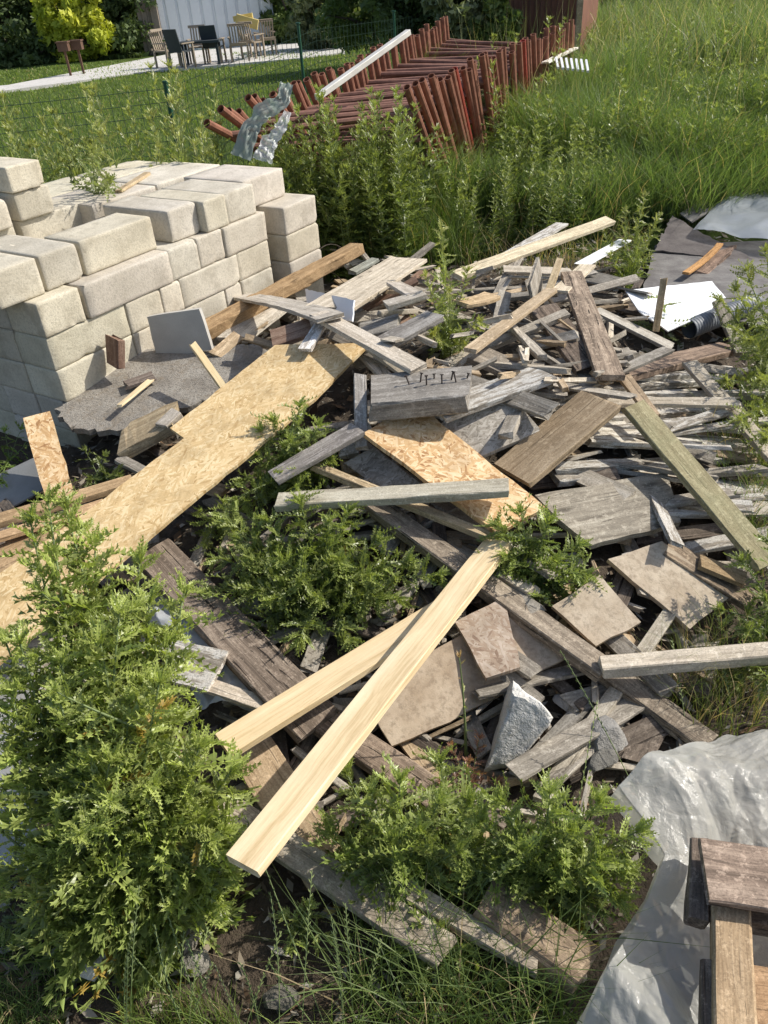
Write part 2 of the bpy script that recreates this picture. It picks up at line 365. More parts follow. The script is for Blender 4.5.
# ------------------------------------------------------------------ concrete block stack
SO=at(57,372,.475); SA=R(57); sd_=Vector((math.cos(SA),math.sin(SA),0)); sn_=Vector((-math.sin(SA),math.cos(SA),0))
def block_mesh(L,W,Hh,seed):
    bm=bmesh.new(); bmesh.ops.create_cube(bm,size=1)
    for v in bm.verts: v.co=Vector((v.co.x*L,v.co.y*W,v.co.z*Hh))
    bmesh.ops.subdivide_edges(bm,edges=bm.edges[:],cuts=9,use_grid_fill=True)
    bmesh.ops.bevel(bm,geom=[e for e in bm.edges if len(e.link_faces)==2 and e.calc_face_angle(0)>1],offset=.004,segments=1,affect='EDGES')
    rr=random.Random(seed); chips=[(Vector((rr.choice((-1,1))*L/2*rr.choice((1,rr.random())),rr.choice((-1,1))*W/2,rr.choice((-1,1))*Hh/2)),rr.uniform(.012,.042)) for _ in range(5)]
    for v in bm.verts:
        for c_,r_ in chips:
            d_=(v.co-c_).length
            if d_<r_: v.co-=v.co.normalized()*(r_-d_)*.55*(.6+noise.noise(v.co*50))
    for v in bm.verts:
        n=noise.noise(v.co*9+Vector((seed,0,0)))*.003+noise.noise(v.co*40+Vector((seed,0,0)))*.0012
        v.co+=v.co.normalized()*n
    me=bpy.data.meshes.new('concrete_block'); bm.to_mesh(me); bm.free(); me.shade_smooth(); me.set_sharp_from_angle(angle=R(50)); me.materials.append(M['block']); return me
BH=.195
BM={}
def blk(s0,s1,dep,lev,wid=.29,label=None,jit=1,z0=None,wh=BH,group=None,tint=None,rz=0):
    key=(round(s1-s0,2),round(wid,2),wh,rng.randint(0,2))
    if key not in BM: BM[key]=block_mesh(s1-s0-.006,wid-.005,wh-.004,len(BM)*7.3)
    o=bpy.data.objects.new('concrete_block',BM[key]); COL.objects.link(o)
    c=SO+sd_*((s0+s1)/2)+sn_*(dep+wid/2+rng.uniform(-.006,.010)*jit); c.z=(-.11+BH*(lev-.5) if z0 is None else z0)
    o.location=c; o.rotation_euler=(0,0,SA+R(rng.uniform(-.9,.9))*jit+rz)
    b=rng.uniform(.80,1.06); b*=1.05; o.color=(*(tint or (b*1.02,b*rng.uniform(.97,1.0),b*rng.uniform(.88,.97))),1)
    return tag(o,label or 'pale concrete building block of the long stack behind the wood heap',"concrete block",group or 'concrete blocks in the stack left of the heap')
CN={1:'bottom course',2:'second course up',3:'third course up',4:'fourth course up',5:'fifth course up',6:'sixth course up',7:'seventh course up',8:'eighth course up',9:'topmost course'}
ORD=['first','second','third','fourth','fifth','sixth','seventh','eighth','ninth']
courses={1:[(0,.58),(.58,1.16),(1.16,1.45),(1.45,2.0)],
 2:[(0,.29),(.29,.87),(.87,1.45),(1.45,2.0)],
 3:[(0,.58),(.58,.87),(.87,1.45),(1.45,1.62),(1.62,1.98)],
 4:[(0,.58),(.58,.87),(.87,1.05),(1.05,1.62),(1.62,1.98)],
 5:[(0,.29),(.31,1.0),(1.0,1.27),(1.27,1.52),(1.52,1.98)],}
for lv,ss in courses.items():
    for i,(a,b) in enumerate(ss):
        blk(a,b,-.012*(lv==5 and i==1),lv,label='concrete block, %s, %s from the near corner on the sunny face'%(CN[lv],ORD[i]))
for lv in range(1,6):       # rows further back: dark near ends and the body of the stack
    off=.29 if lv%2 else .58
    for j,d in enumerate((.29,.58,.87,1.16)):
        s0=rng.uniform(-.02,.015)
        blk(s0,.58+s0,d,lv,label='shaded end block, %s, %s row back from the sunny face'%(CN[lv],ORD[j]))
        if lv==5:
            for k,(a,b) in enumerate(((.6,1.18),(1.18,1.76),(1.76,2.34))):
                if a>1.1: continue
                blk(a,b,d,lv,label='fifth course inner concrete block, %s row back, %s from the near end'%(ORD[j],ORD[k+1]))
# sixth course and the steps above it
for i,(a,b,d,w) in enumerate(((-.14,.15,.08,.58),(.17,.43,.10,.58),(.45,1.02,.09,.30))):
    blk(a,b,d,6,w,label=('short concrete block with dark joint at the near corner of the sixth course','short concrete block between two others in the sixth course, near the front','long pale concrete block lying on the long fifth course block')[i])
for i,(a,b,d) in enumerate(((1.13,1.40,.08),(1.40,1.62,.02),(1.62,1.93,.03))):
    blk(a,b,d,6,.58,label='wide concrete block on the far flat top, %s along the sunny side'%ORD[i])
for i,(a,b,d,w) in enumerate(((1.95,2.42,.14,.56),(1.1,1.68,.70,.5),(1.7,2.4,.72,.48),(1.1,1.75,1.22,.45),(1.77,2.35,1.21,.42))):
    blk(a,b,d,6,w,label=('concrete block at the far right end of the flat top','thin jointed block in the middle of the flat top, nearer half','thin jointed block in the middle of the flat top, farther half','back row block of the flat top, nearer half','back row block of the flat top, farther half')[i])
for lv in range(1,6):
    blk(2.0,2.45,.25 if lv>5 else .20,lv,.5,label='recessed concrete block under the flat top far end, %s'%CN[lv])
for lv,t_ in ((1,0),(2,0),(3,0),(4,0),(5,0)):
    for j,(a,b) in enumerate(((2.09,2.50),)): blk(a,b,-.08,lv,.34,label='concrete block of the low pier at the far end, %s'%CN[lv])
blk(.63,1.20,.84,7,.30,z0=.965,label='long block with a rounded far end behind the two short sixth course blocks')
blk(.63,.90,.82,8,.40,z0=1.145,wh=.165,label='short block directly under the topmost block')
blk(.62,.87,.80,9,.40,z0=1.305,wh=.15,label='topmost concrete block at the upper left of the stack')
blk(.22,.56,.80,8,.40,z0=1.135,wh=.165,label='block at the left edge, level with the one under the topmost block')
blk(.24,.58,.84,8,.40,z0=.965,label='block at the left edge, lower of the two partly cut by the picture edge')
for j in range(2): blk(-.3,.28,.42+.3*j,6,.29,label='concrete block of the sixth course behind the front steps, %s row'%ORD[j+1])
tag(add_plank('stick','tan',at(118,190,1.08),at(147,172,1.08),.05,.02),'thin wooden lath lying on the flat top of the blocks','lath')

# ------------------------------------------------------------------ the big boards of the heap
Bd('long pale strand board with a stepped corner lying across the heap, left of centre','osb',[(275,345,.66),(370,343,.66),(315,399),(0,662,.26),(-90,738),(-90,650),(0,573),(95,505),(184,438),(170,428)],t=.016,absz=True,xi=(2,3))
Bd('orange strand board tilted in the middle of the heap above the thin laths','osb_o',[(415,402,.20),(545,507,.17),(497,533,.20),(363,433)],t=.022,xi=(0,1))
Bd('narrow orange strand board offcut standing upright against the blocks','osb_o',[(23,418,.36),(50,411,.36),(75,495,.06),(46,500)],t=.03,absz=True,xi=(0,3))
sl=[(58,408,.27),(66,398),(88,377),(107,362),(135,352),(150,348),(196,344,.36),(232,346),(254,344),(276,351),(262,368),(250,386,.30),(214,396),(186,407),(166,409),(158,418),(140,424),(122,431),(100,430),(83,428),(66,424)]
Bd('ragged slab of grey fibrous roofing felt beside the concrete blocks','felt',sl,t=.035,absz=True,rag=.022,sub=.03,name='roofing_slab',cat='roofing slab')
Bd('grey concrete tile leaning on the block stack with a bright edge','tile',[(147,317,.57),(199,309,.62),(212,350,.37),(157,358)],t=.035,absz=True,name='concrete_tile',cat='concrete tile')
P('reddish wooden stub standing against the block face','red',111,338,.56,112,366,.40,12,t=.05,absz=True,name='wood_stub',cat='wood offcut')
P('thin yellow stick leaning up from the grey felt slab','pine',193,343,.55,226,390,.40,7,t=.02,absz=True,name='stick',cat='stick')
P('short yellow splinter of wood on the grey felt slab','pine',119,405,.335,151,379,.345,4,t=.01,absz=True,name='splinter',cat='splinter')
P('torn brown bark scrap lying on the grey felt slab','brown',124,384,.335,154,374,.35,7,t=.02,absz=True,name='bark_scrap',cat='bark scrap',rag=.02)
P('rough splintered chunk of timber under the front edge of the felt slab','tan',118,440,.12,174,412,.14,22,t=.06,name='wood_chunk',cat='wood chunk',rag=.03,warp=.02)
P('small pale wedge of wood beside the felt slab edge','pale',160,425,.16,176,410,.17,10,t=.04,name='wood_offcut',cat='wood offcut')
# fresh laths in front
P('long fresh pine lath crossing on top, its lower end near the ground','pine',241,862,.44,498,540,.20,28,t=.03,roll=-8,tint=(1.05,1.05,1.05),warp=.002,rag=.003,name='pine_lath',cat='lath')
P('fresh pine lath with a grey smear, lying under the longer one','pine',222,744,.24,450,603,.17,24,t=.028,roll=-5,tint=(1.02,1,.97),warp=.002,rag=.004,name='pine_lath',cat='lath')
P('rounded grey pole lying level across the orange strand board','pale',276,499,.27,508,484,.30,13,t=.035,warp=.008,name='wooden_pole',cat='pole')
P('thin tan lath running under the rounded grey pole','tan',314,463,.20,494,536,.18,7,t=.03,name='lath',cat='lath')
P('long old beam running diagonally down right through the heap centre','brown',362,492,.14,608,668,.16,19,t=.05,tint=(1.5,1.5,1.4),name='beam',cat='beam')
P('brown beam continuing down right toward the plastic sheet','brown',590,655,.09,712,742,.06,20,t=.05,tint=(1.4,1.4,1.3),name='beam',cat='beam')
P('short grey plank poking out left of the orange strand board','grey',272,476,.24,357,427,.26,14,t=.025)
Bd('dark grey strand board half hidden behind the orange one','osb_w',[(344,463,.12),(374,447,.14),(420,483,.12),(392,497)],t=.02)
P('small grey post standing between the strand boards','grey',360,375,.30,361,446,.20,13,t=.04,name='post',cat='post')
P('thick charred grey timber bristling with rusty nails','grey',371,389,.30,468,379,.33,30,t=.09,tint=(.8,.8,.82),warp=.012,rag=.02,name='nailed_timber',cat='timber')
P('pale grey flaking plank beside the nailed timber','flake',436,410,.24,545,371,.22,20,t=.03,tint=(.95,.95,.95))
Bd('grey weathered strand board right of the orange one','osb_w',[(440,424,.16),(507,391,.19),(541,430,.16),(482,456)],t=.025)
P('wide brown grey board leaning right of the strand boards','tan',512,472,.14,600,398,.26,38,t=.035,tint=(.85,.83,.8))
P('dark lichen-spotted plank leaning down in the right half of the heap','brown',571,271,.36,611,375,.26,23,t=.03,tint=(1.75,1.65,1.5))
P('curved grey slat with its left end on the brown scraps','pale',231,294,.33,330,316,.36,10,t=.02,warp=.008,bow=-.05)
P('pale plank continuing down right from the curved slat to the big strand board','pale',318,312,.35,418,366,.30,13,t=.025)
P('long pale new plank sticking out at the back of the heap','pale',456,274,.24,610,219,.42,9,t=.03,tint=(1.25,1.2,1.02),roll=12)
P('greyish white lath under the long new plank at the back','flake',470,276,.16,562,223,.36,8,t=.02,tint=(1.2,1.2,1.2))
P('slim tan slat rising to the right behind the nailed timber','tan',470,349,.22,552,288,.34,9,t=.02,tint=(1.2,1.2,1.2))
P('short tan slat end sticking up beside the slim slat','tan',548,292,.28,560,258,.42,7,t=.02)
P('pale stub sticking out behind the lichen-spotted plank','pale',560,290,.30,588,264,.34,12,t=.02,tint=(1.2,1.15,1.05))
P('grey lath running down right toward the corrugated pipe','pale',597,309,.20,672,346,.14,7,t=.02,tint=(.85,.87,.9))
P('narrow tan plank above the green-stained one','tan',618,367,.20,655,415,.22,11,t=.02)
P('long green-stained plank running off the right edge','moss',634,403,.26,770,562,.22,22,t=.03,name='plank')
P('long grey plank crossing the painted slats near the right edge','pale',690,361,.20,775,456,.22,13,t=.025,tint=(.85,.83,.8))
slats=[(628,371,740,371,11),(515,389,702,377,12),(540,402,700,393,11),(538,417,742,402,14),(525,430,700,421,10),(588,433,760,443,14),(555,475,738,452,13),(560,466,640,460,9),(690,482,775,490,14),(700,500,775,506,9),(660,508,720,498,14)]
for i,(a,b,c,d,w) in enumerate(slats):
    P(['top painted slat under the corrugated pipe','upper painted slat crossing left of the green-stained plank','thin painted slat just below the upper one','broad painted slat with broken right end','thin painted slat under the broad one','whitish cracked slat below the broken one','lowest long painted slat above the wide grey board','thin slat edge above the lowest long slat','pale slat right of the green-stained plank','thin pale slat at the right edge below its neighbour','short grey slat stub under the green-stained plank'][i],'flake',a,b,.07+.015*(i%3),c,d,.07+.015*(i%2),w*.82,t=.035,tint=rng.choice(((1.0,.97,.92),(1.1,1.07,1.0),(.9,.88,.84))),warp=.012,rag=.04,name='slat',cat='slat',group='flaking slats of the broken panel')
Bd('wide grey brown board in front of the painted slats','grey',[(535,495,.12),(667,472,.12),(681,522,.13),(592,545),(560,520)],t=.03,xi=(0,1),tint=(.9,.87,.8))
Bd('pale plywood board with leaf shadows, right of centre','ply',[(608,559,.11),(662,541,.13),(733,595,.10),(690,629)],t=.025,xi=(1,2),tint=(1.05,1.05,1.02))
Bd('small pale plywood board below the middle thistle','ply',[(552,606,.12),(600,575,.15),(641,622,.12),(596,646)],t=.022,xi=(1,2),tint=(1.1,1.1,1.07))
Bd('brown peeling strand board lying on the big plywood board','osb_t',[(455,622,.155),(505,596,.155),(520,667,.15),(486,678)],t=.02,xi=(0,2))
Bd('large pale plywood board low in the centre of the heap','ply',[(372,712,.09),(425,655,.12),(510,606),(588,645,.10),(450,722),(392,746)],t=.022,xi=(3,4),tint=(1.0,.97,.93))
P('light squared batten pointing left from the right edge','pale',602,662,.20,775,648,.22,15,t=.05,tint=(1.05,1.02,.98),name='batten',cat='batten')
P('grey plank running down left under the squared batten','pale',680,597,.07,540,799,.07,15,t=.02,tint=(.9,.9,.88))
P('dark plank end beside the pale rock','grey',598,690,.04,516,775,.05,15,t=.025,tint=(.6,.6,.6))
P('short grey plank leaning below the squared batten','pale',608,700,.03,628,738,.02,14,t=.02,tint=(.7,.7,.7))
P('dark brown plank at the right below the green-stained one','brown',668,546,.12,758,602,.10,18,t=.03,tint=(1.4,1.3,1.1))
P('small tan plank under the lower end of the green-stained plank','tan',700,560,.14,745,578,.14,12,t=.02,tint=(.7,.65,.55))
P('thick wide dark board running diagonally under the left thistles','brown',152,548,.17,318,722,.12,44,t=.05,tint=(1.2,1.15,1.1),rag=.02,xtra=None) if False else P('thick wide dark board running diagonally under the left thistles','brown',152,548,.17,318,722,.12,44,t=.05,tint=(1.2,1.15,1.1),rag=.02)
P('dark board continuing under the fresh laths toward the front thistle','brown',305,705,.08,432,792,.06,30,t=.04,tint=(1.3,1.2,1.1),rag=.03)
P('tan weathered board end left of the fresh laths','tan',250,745,.10,332,876,.09,48,t=.025,tint=(1.05,1.0,.95))
P('long low weathered board at the front of the heap','grey',222,803,.10,446,950,.14,32,t=.03,tint=(1.05,.97,.86))
P('grey board under the front thistle, low on the ground','grey',366,866,.13,537,962,.14,20,t=.03,tint=(1.0,.92,.82))
P('thick squared timber with a dark end at the bottom centre','brown',486,893,.16,590,966,.14,46,t=.13,tint=(1.7,1.55,1.3),name='timber',cat='timber')
P('thin dark plank behind the bottom centre timber','grey',430,830,.08,560,930,.07,12,t=.02,tint=(.7,.65,.6))
Bd('whitewashed square board in the clear film at the left','flake',[(152,634,.14),(228,651,.16),(207,691,.14),(172,682)],t=.02,tint=(1.3,1.25,1.2),xi=(0,1))
P('pale short slat beside the whitewashed square board','pale',208,684,.13,262,702,.12,14,t=.02,tint=(1.1,1.05,1.02))
P('brown batten along the upper left edge of the long strand board','tan',-10,520,.30,132,478,.26,9,t=.035,tint=(.95,.85,.72),absz=True,name='batten',cat='batten')
P('thin tan batten just below the brown batten at the left','tan',-10,538,.29,105,502,.26,8,t=.02,tint=(1.2,1.05,.9),absz=True,name='batten',cat='batten')
P('wide tan board end at the left edge behind the tall thistle','tan',-10,570,.24,75,525,.24,36,t=.02,tint=(.95,.85,.72),absz=True)
Bd('grey blue sheet of fibre cement at the left edge','tile',[(-10,478,.06),(40,455,.1),(62,478,.06),(-10,520)],t=.01,tint=(.55,.58,.62),name='cement_sheet',cat='sheet')
Bd('pale grey panel at the left edge behind the tall thistle','tile',[(-20,645,.10),(40,650,.12),(35,870,.04),(-20,872)],t=.02,tint=(.85,.87,.9),name='panel',cat='panel')
Bd('bleached board end under the tall thistle','pale',[(20,640,.12),(62,628,.14),(84,680,.1),(30,700)],t=.02)
# back left tangle
P('round brown log lying along the foot of the block stack','tan',190,333,.40,356,243,.47,9,absz=True,t=.085,tint=(.85,.74,.6),warp=.02,name='log',cat='log')
P('white painted lath leaning up toward the block stack','flake',246,291,.34,288,251,.38,9,t=.02,tint=(1.7,1.7,1.7))
P('wide pale plank with a split far end near the back of the heap','pale',328,307,.30,408,258,.34,24,t=.025,tint=(1.08,1.05,1.0))
P('pale plank behind the curved slat, left of the white panel','pale',285,293,.26,323,263,.30,13,t=.02,tint=(1.1,1.1,1.12))
P('pale grey plank under the curved slat','pale',232,338,.22,282,300,.26,20,t=.025)
P('white lath dropping under the big strand board','flake',305,348,.28,324,317,.30,11,t=.02,tint=(1.6,1.6,1.65))
Bd('crumpled white painted sheet behind the curved slat','whitep',[(305,289,.32),(354,300,.34),(352,321,.30),(308,312)],t=.008,tint=(.85,.87,.92),name='sheet',cat='sheet')
P('reddish board scrap under the curved slat','red',272,338,.27,310,325,.27,16,t=.025)
P('small light slat at the left behind the curved one','pale',196,322,.26,226,300,.28,8,t=.02)
P('barkless branch stub beside the concrete tile','tan',205,312,.24,252,304,.27,7,t=.03,warp=.02,name='branch',cat='branch')
P('dark grey ridged plank left of the upright weed','grey',376,345,.26,435,313,.30,14,t=.03,tint=(.85,.85,.88))
P('grey offcut below the wide pale plank','grey',358,330,.22,398,320,.24,14,t=.04,tint=(.8,.8,.8))
P('short pale batten left of the upright weed','pale',386,303,.33,424,292,.34,6,t=.03)
P('short pale board standing on edge at the back of the heap','pale',394,282,.34,415,293,.34,9,t=.02)
P('grey galvanised rod at the back of the heap','grey',352,271,.26,375,258,.30,5,t=.03,tint=(.9,1,1),name='rod',cat='rod')
P('tan slat ending at the curved gap right of the upright weed','tan',460,302,.26,492,294,.28,9,t=.02,tint=(1.25,1.2,1.1),bow=.02)
P('brown grey slab under the slim tan slat','grey',478,352,.14,540,380,.14,18,t=.03,tint=(.8,.75,.7))
P('dark broken plank full of splinters left of the lichen-spotted plank','brown',545,308,.22,592,368,.18,26,t=.03,tint=(.9,.85,.8),rag=.05)
P('grey shingle standing behind the slim tan slat','grey',535,270,.38,540,300,.20,15,t=.02)
P('long dark rotten board below the corrugated pipe','brown',615,372,.10,730,345,.10,13,t=.04,tint=(1.2,1.05,.95),rag=.04)
P('grey post leaning by the corrugated pipe mouth','grey',719,300,.30,742,352,.14,11,t=.03,tint=(.8,.78,.7),name='post',cat='post')
P('peeled stake standing in front of the white panel','tan',664,278,.42,656,330,.14,7,t=.02,tint=(1.2,1.15,1.0),name='stake',cat='stake')
P('short tan lath crossing under the painted slats','tan',520,415,.06,550,375,.08,12,t=.02,tint=(.8,.75,.65))
P('dark plank at the back behind the lichen-spotted plank','grey',585,275,.14,620,283,.16,12,t=.03,tint=(.55,.55,.55))
# right: roofing, panel, pipe
Bd('large dark grey roofing felt sheet, right background','slate',[(640,300,.05),(655,245,.08),(780,240,.08),(780,330)],t=.012,rag=.012,tint=(1.1,1.1,1.1),name='roofing_sheet',cat='roofing sheet')
Bd('dark roofing sheet sloping under the grey film','slate',[(655,250,.12),(672,215,.16),(700,232,.16),(760,262,.09)],t=.012,rag=.012,tint=(.8,.75,.74),name='roofing_sheet',cat='roofing sheet')
Bd('small grey shingle beside the grey film','slate',[(680,213,.16),(708,198,.2),(716,208,.18),(692,222)],t=.012,tint=(1.5,1.5,1.45),name='shingle',cat='shingle')
Bd('dark flat roofing scrap at the upper right corner of the heap','slate',[(660,215,.1),(690,185,.15),(775,172,.14),(775,200)],t=.01,rag=.012,tint=(1,1,.98),name='roofing_scrap',cat='roofing scrap')
Bd('pale grey flat board at the far right back','tile',[(700,176,.22),(775,166,.24),(775,176,.2),(712,181)],t=.012,tint=(.8,.77,.72))
P('curved orange bark strip on the dark roofing','tan',686,272,.16,720,243,.2,5,t=.02,tint=(1.2,.85,.5),bow=.02,name='bark_strip',cat='bark strip')
P('rotten brown timber lump beside the orange bark strip','brown',698,272,.12,728,246,.14,13,t=.05,tint=(1.3,1.1,1),rag=.04,warp=.03,name='rotten_timber',cat='timber')
Bd('bright white plastic panel lying at the right','whitep',[(625,290,.20),(712,281,.22),(726,298,.2),(716,300),(711,312),(668,331),(640,312)],t=.008,rag=.004,name='white_panel',cat='panel')
P('small white panel scrap in the weeds at the back','whitep',582,264,.2,625,240,.25,8,t=.005,rag=.03,name='panel_scrap',cat='panel scrap',tint=(1,1,1))
m=MB(); a=at(689,329,.22); b=a+Vector((.55,.30,.03)); ax=(b-a).normalized(); L=(b-a).length; s_=ax.orthogonal().normalized(); t_=ax.cross(s_); n=int(L/.006); N=20; rr=.062
for i in range(n+1):
    r0=rr*(1+.05*math.sin(i*2*math.pi/4)); c=a.lerp(b,i/n)
    for k in range(N): an=2*math.pi*k/N; m.v.append(c+(s_*math.cos(an)+t_*math.sin(an))*r0)
for i in range(n+1):
    c=a.lerp(b,(n-i)/n)
    for k in range(N): an=2*math.pi*k/N; m.v.append(c+(s_*math.cos(an)+t_*math.sin(an))*rr*.9)
for i in range(2*n+1):
    for k in range(N): m.f.append((i*N+k,(i+1)*N+k,(i+1)*N+(k+1)%N,i*N+(k+1)%N))
tag(m.build('corrugated_pipe',M['pipe'],None,True),'grey corrugated drain pipe with open mouth lying by the white panel','pipe')
# nails in the nailed timber
tim=[o for o in COL.objects if o.name.startswith('nailed_timber')][0]
for i in range(8):
    x=(.02+.030*i)*1.0; Lt=(tim.matrix_world.inverted()@ath(468,379,.33)).x
    p=tim.matrix_world@Vector((Lt-.015-.034*i,rng.uniform(-.03,.03),-.03)); q=p+(tim.matrix_world.to_3x3()@Vector((rng.uniform(-.02,.02),rng.uniform(-.03,.0),.045+rng.uniform(0,.025))))
    nm=MB().tube([p,q],.0035,6); nm.tube([q,q+(q-p).normalized()*.004],.008,8)
    o=nm.build('nail',M['nail']); o.parent=tim; o.matrix_parent_inverse=tim.matrix_world.inverted()
# small metal plate patch on the greyed pine lath is a smear of mortar
# rocks
def rock(label,mat,px,py,dz,size,seed,rz=0,tint=(1,1,1),name='rock',cat='rock',group=None):
    bm=bmesh.new(); bmesh.ops.create_icosphere(bm,subdivisions=4,radius=1)
    pl=[(Vector((rng.gauss(0,1),rng.gauss(0,1),rng.gauss(0,1))).normalized(),rng.uniform(.42,.8)) for _ in range(12)]
    for v in bm.verts:
        for n_,d_ in pl:
            e=v.co.dot(n_)-d_
            if e>0: v.co-=n_*e
        v.co+=v.co*(noise.noise(v.co*3+Vector((seed,0,0)))*.08+noise.noise(v.co*11+Vector((seed,0,0)))*.03)
        v.co=Vector((v.co.x*size[0],v.co.y*size[1],v.co.z*size[2]))
    me=bpy.data.meshes.new(name); bm.to_mesh(me); bm.free(); me.shade_smooth(); me.set_sharp_from_angle(angle=R(28))
    o=link(name,me,M[mat]); o.location=ath(px,py,dz); o.rotation_euler=(rng.uniform(-.2,.2),rng.uniform(-.2,.2),rz); o.color=(*tint,1)
    return tag(o,label,cat,group)
rock('large pale angular rock in the gap below the plywood board','rock',516,730,.09,(.13,.19,.17),3,-.5,(1.2,1.19,1.15))
rock('grey rock wedged beside the grey planks, right of the pale rock','rockg',612,738,.05,(.09,.08,.06),9,.3)
rock('small grey rock left of the plastic sheet','rockg',566,700,.02,(.05,.05,.04),5)
rock('white smooth stone on the bare soil at the bottom left','rock',95,966,.05,(.055,.075,.045),21,-.5,(1.35,1.35,1.33))
rock('grey stone beside the foot of the tall thistle','rockg',190,935,.03,(.05,.06,.05),31,0,(.8,.76,.7))
rock('small grey stone below the foot of the tall thistle','rockg',197,962,.02,(.05,.04,.03),33,.4,(.85,.82,.75))
rock('small dark stone at the bottom near the soil puddle','rockg',280,1000,.01,(.06,.04,.03),35,.4,(.5,.48,.42))
rock('grey rock chunk right of the middle planks','rockg',600,760,.02,(.08,.07,.05),37,.4,(.6,.6,.58))
rock('whitish rubble lump in the clear film at the left','rock',210,600,.03,(.05,.05,.04),41,.4,(.9,.9,.95))
rock('broken concrete lump at the far right edge of the heap','rockg',670,205,.1,(.12,.1,.08),43,.2,(1.2,1.15,1.0))

# loose scraps that fill the heap
def scraps(n,poly,dz,Ls,Ws,mats,label,group,tint=(.6,1.1),tilt=.25,name='wood_scrap',angs=None):
    xs=[p[0] for p in poly]; ys=[p[1] for p in poly]; k=0
    while k<n:
        x,y=rng.uniform(min(xs),max(xs)),rng.uniform(min(ys),max(ys)); ins=False; j=len(poly)-1
        for i in range(len(poly)):
            if (poly[i][1]>y)!=(poly[j][1]>y) and x<(poly[j][0]-poly[i][0])*(y-poly[i][1])/(poly[j][1]-poly[i][1])+poly[i][0]: ins=not ins
            j=i
        if not ins: continue
        k+=1
        c=ath(x,y,rng.uniform(*dz)); a=rng.uniform(0,math.pi) if angs is None else R(rng.choice(angs)+rng.uniform(-18,18)); L=rng.uniform(*Ls); d=Vector((math.cos(a),math.sin(a),rng.uniform(-tilt,tilt)))*L/2
        e0=c-d; e1=c+d
        for e in (e0,e1): e.z=max(e.z,H(e.x,e.y)+.005)
        b=rng.uniform(*tint)
        o=add_plank(name,rng.choice(mats),e0,e1,rng.uniform(*Ws),rng.uniform(.012,.03),rng.uniform(-.5,.5),(b,b*.98,b*.95),.008,.02)
        tag(o,label,{'splinter':'splinter','grey_plank':'plank','weathered_lath':'lath'}.get(name,'wood scrap'),group)
scraps(48,[(205,330),(240,300),(300,270),(360,245),(430,255),(470,280),(480,370),(380,370),(330,345),(230,350)],(.06,.24),(.12,.42),(.03,.09),['grey','pale','tan','grey','pale','red'],'small wood scrap jumbled at the back left, behind the big strand board','wood scraps at the back left of the heap',(.75,1.25),.35,angs=(35,60,-30,100))
scraps(44,[(470,300),(520,265),(600,270),(640,310),(640,370),(560,400),(470,395)],(.04,.18),(.12,.42),(.025,.08),['grey','brown','tan','grey','pale'],'small wood scrap jumbled at the back right around the lichen-spotted plank','wood scraps at the back right of the heap',(.7,1.2),.35)
scraps(30,[(460,400),(760,385),(768,560),(620,600),(540,480)],(.01,.06),(.15,.5),(.03,.09),['grey','pale','brown','tan'],'weathered wood scrap lying beneath the painted slats and the wide grey board','wood scraps under the slats',(.75,1.15),.15)
scraps(42,[(340,400),(450,440),(500,560),(440,640),(230,640),(220,520)],(.0,.06),(.12,.4),(.03,.09),['grey','brown','tan','osb_w'],'weathered wood scrap lying beneath the middle thistle','wood scraps under the middle thistle',(.7,1.15),.15)
scraps(46,[(240,640),(560,560),(700,640),(690,740),(560,790),(300,860),(240,780)],(.0,.05),(.12,.4),(.03,.09),['grey','brown','tan','brown'],'dark weathered wood scrap low in the front gaps of the heap','wood scraps low in the front of the heap',(.7,1.15),.15)
scraps(34,[(0,480),(160,440),(240,520),(150,640),(250,720),(180,760),(0,640)],(.0,.05),(.12,.4),(.03,.09),['grey','brown','tan'],'weathered wood scrap low at the left of the heap','wood scraps at the left of the heap',(.75,1.15),.15)
scraps(22,[(640,200),(768,180),(768,330),(640,330),(600,260)],(.01,.08),(.15,.5),(.03,.12),['grey','brown','brown'],'dark wood scrap among the roofing sheets','wood scraps among the roofing sheets',(.4,.9),.1)

scraps(26,[(300,300),(440,260),(600,270),(650,330),(640,380),(500,400),(380,370)],(.10,.20),(.45,.85),(.05,.09),['grey','pale','grey'],'long bleached grey plank lying crosswise in the back of the heap','long grey planks at the back of the heap',(.8,1.15),.2,angs=(25,150,60,10),name='grey_plank')
scraps(24,[(620,360),(770,370),(770,540),(700,560),(600,470)],(.05,.12),(.5,1.0),(.04,.07),['grey','pale','flake'],'long bleached lath among those running to the right edge','long slats running to the right edge',(.85,1.15),.06,angs=(0,-8,8,4,100),name='weathered_lath')
scraps(16,[(330,430),(470,430),(560,600),(660,660),(600,760),(480,700),(360,600)],(.03,.09),(.4,.8),(.05,.09),['grey','pale','grey'],'long grey plank half buried in the middle of the heap','long grey planks in the middle of the heap',(.75,1.05),.1,angs=(-40,-50,45,20),name='grey_plank')
scraps(90,[(205,330),(240,280),(360,235),(470,260),(600,250),(640,310),(640,370),(540,400),(380,370),(330,345)],(.05,.26),(.10,.32),(.012,.03),['grey','pale','tan','pale'],'thin pale splinter of wood scattered over the back of the heap','thin splinters over the back of the heap',(.8,1.3),.4,name='splinter')
scraps(130,[(150,620),(240,500),(440,440),(640,560),(720,640),(690,740),(560,800),(440,940),(240,860)],(.0,.06),(.08,.25),(.01,.025),['grey','pale','tan'],'thin splinter of wood low in the front half of the heap','thin splinters low in the front of the heap',(.7,1.15),.2,name='splinter')
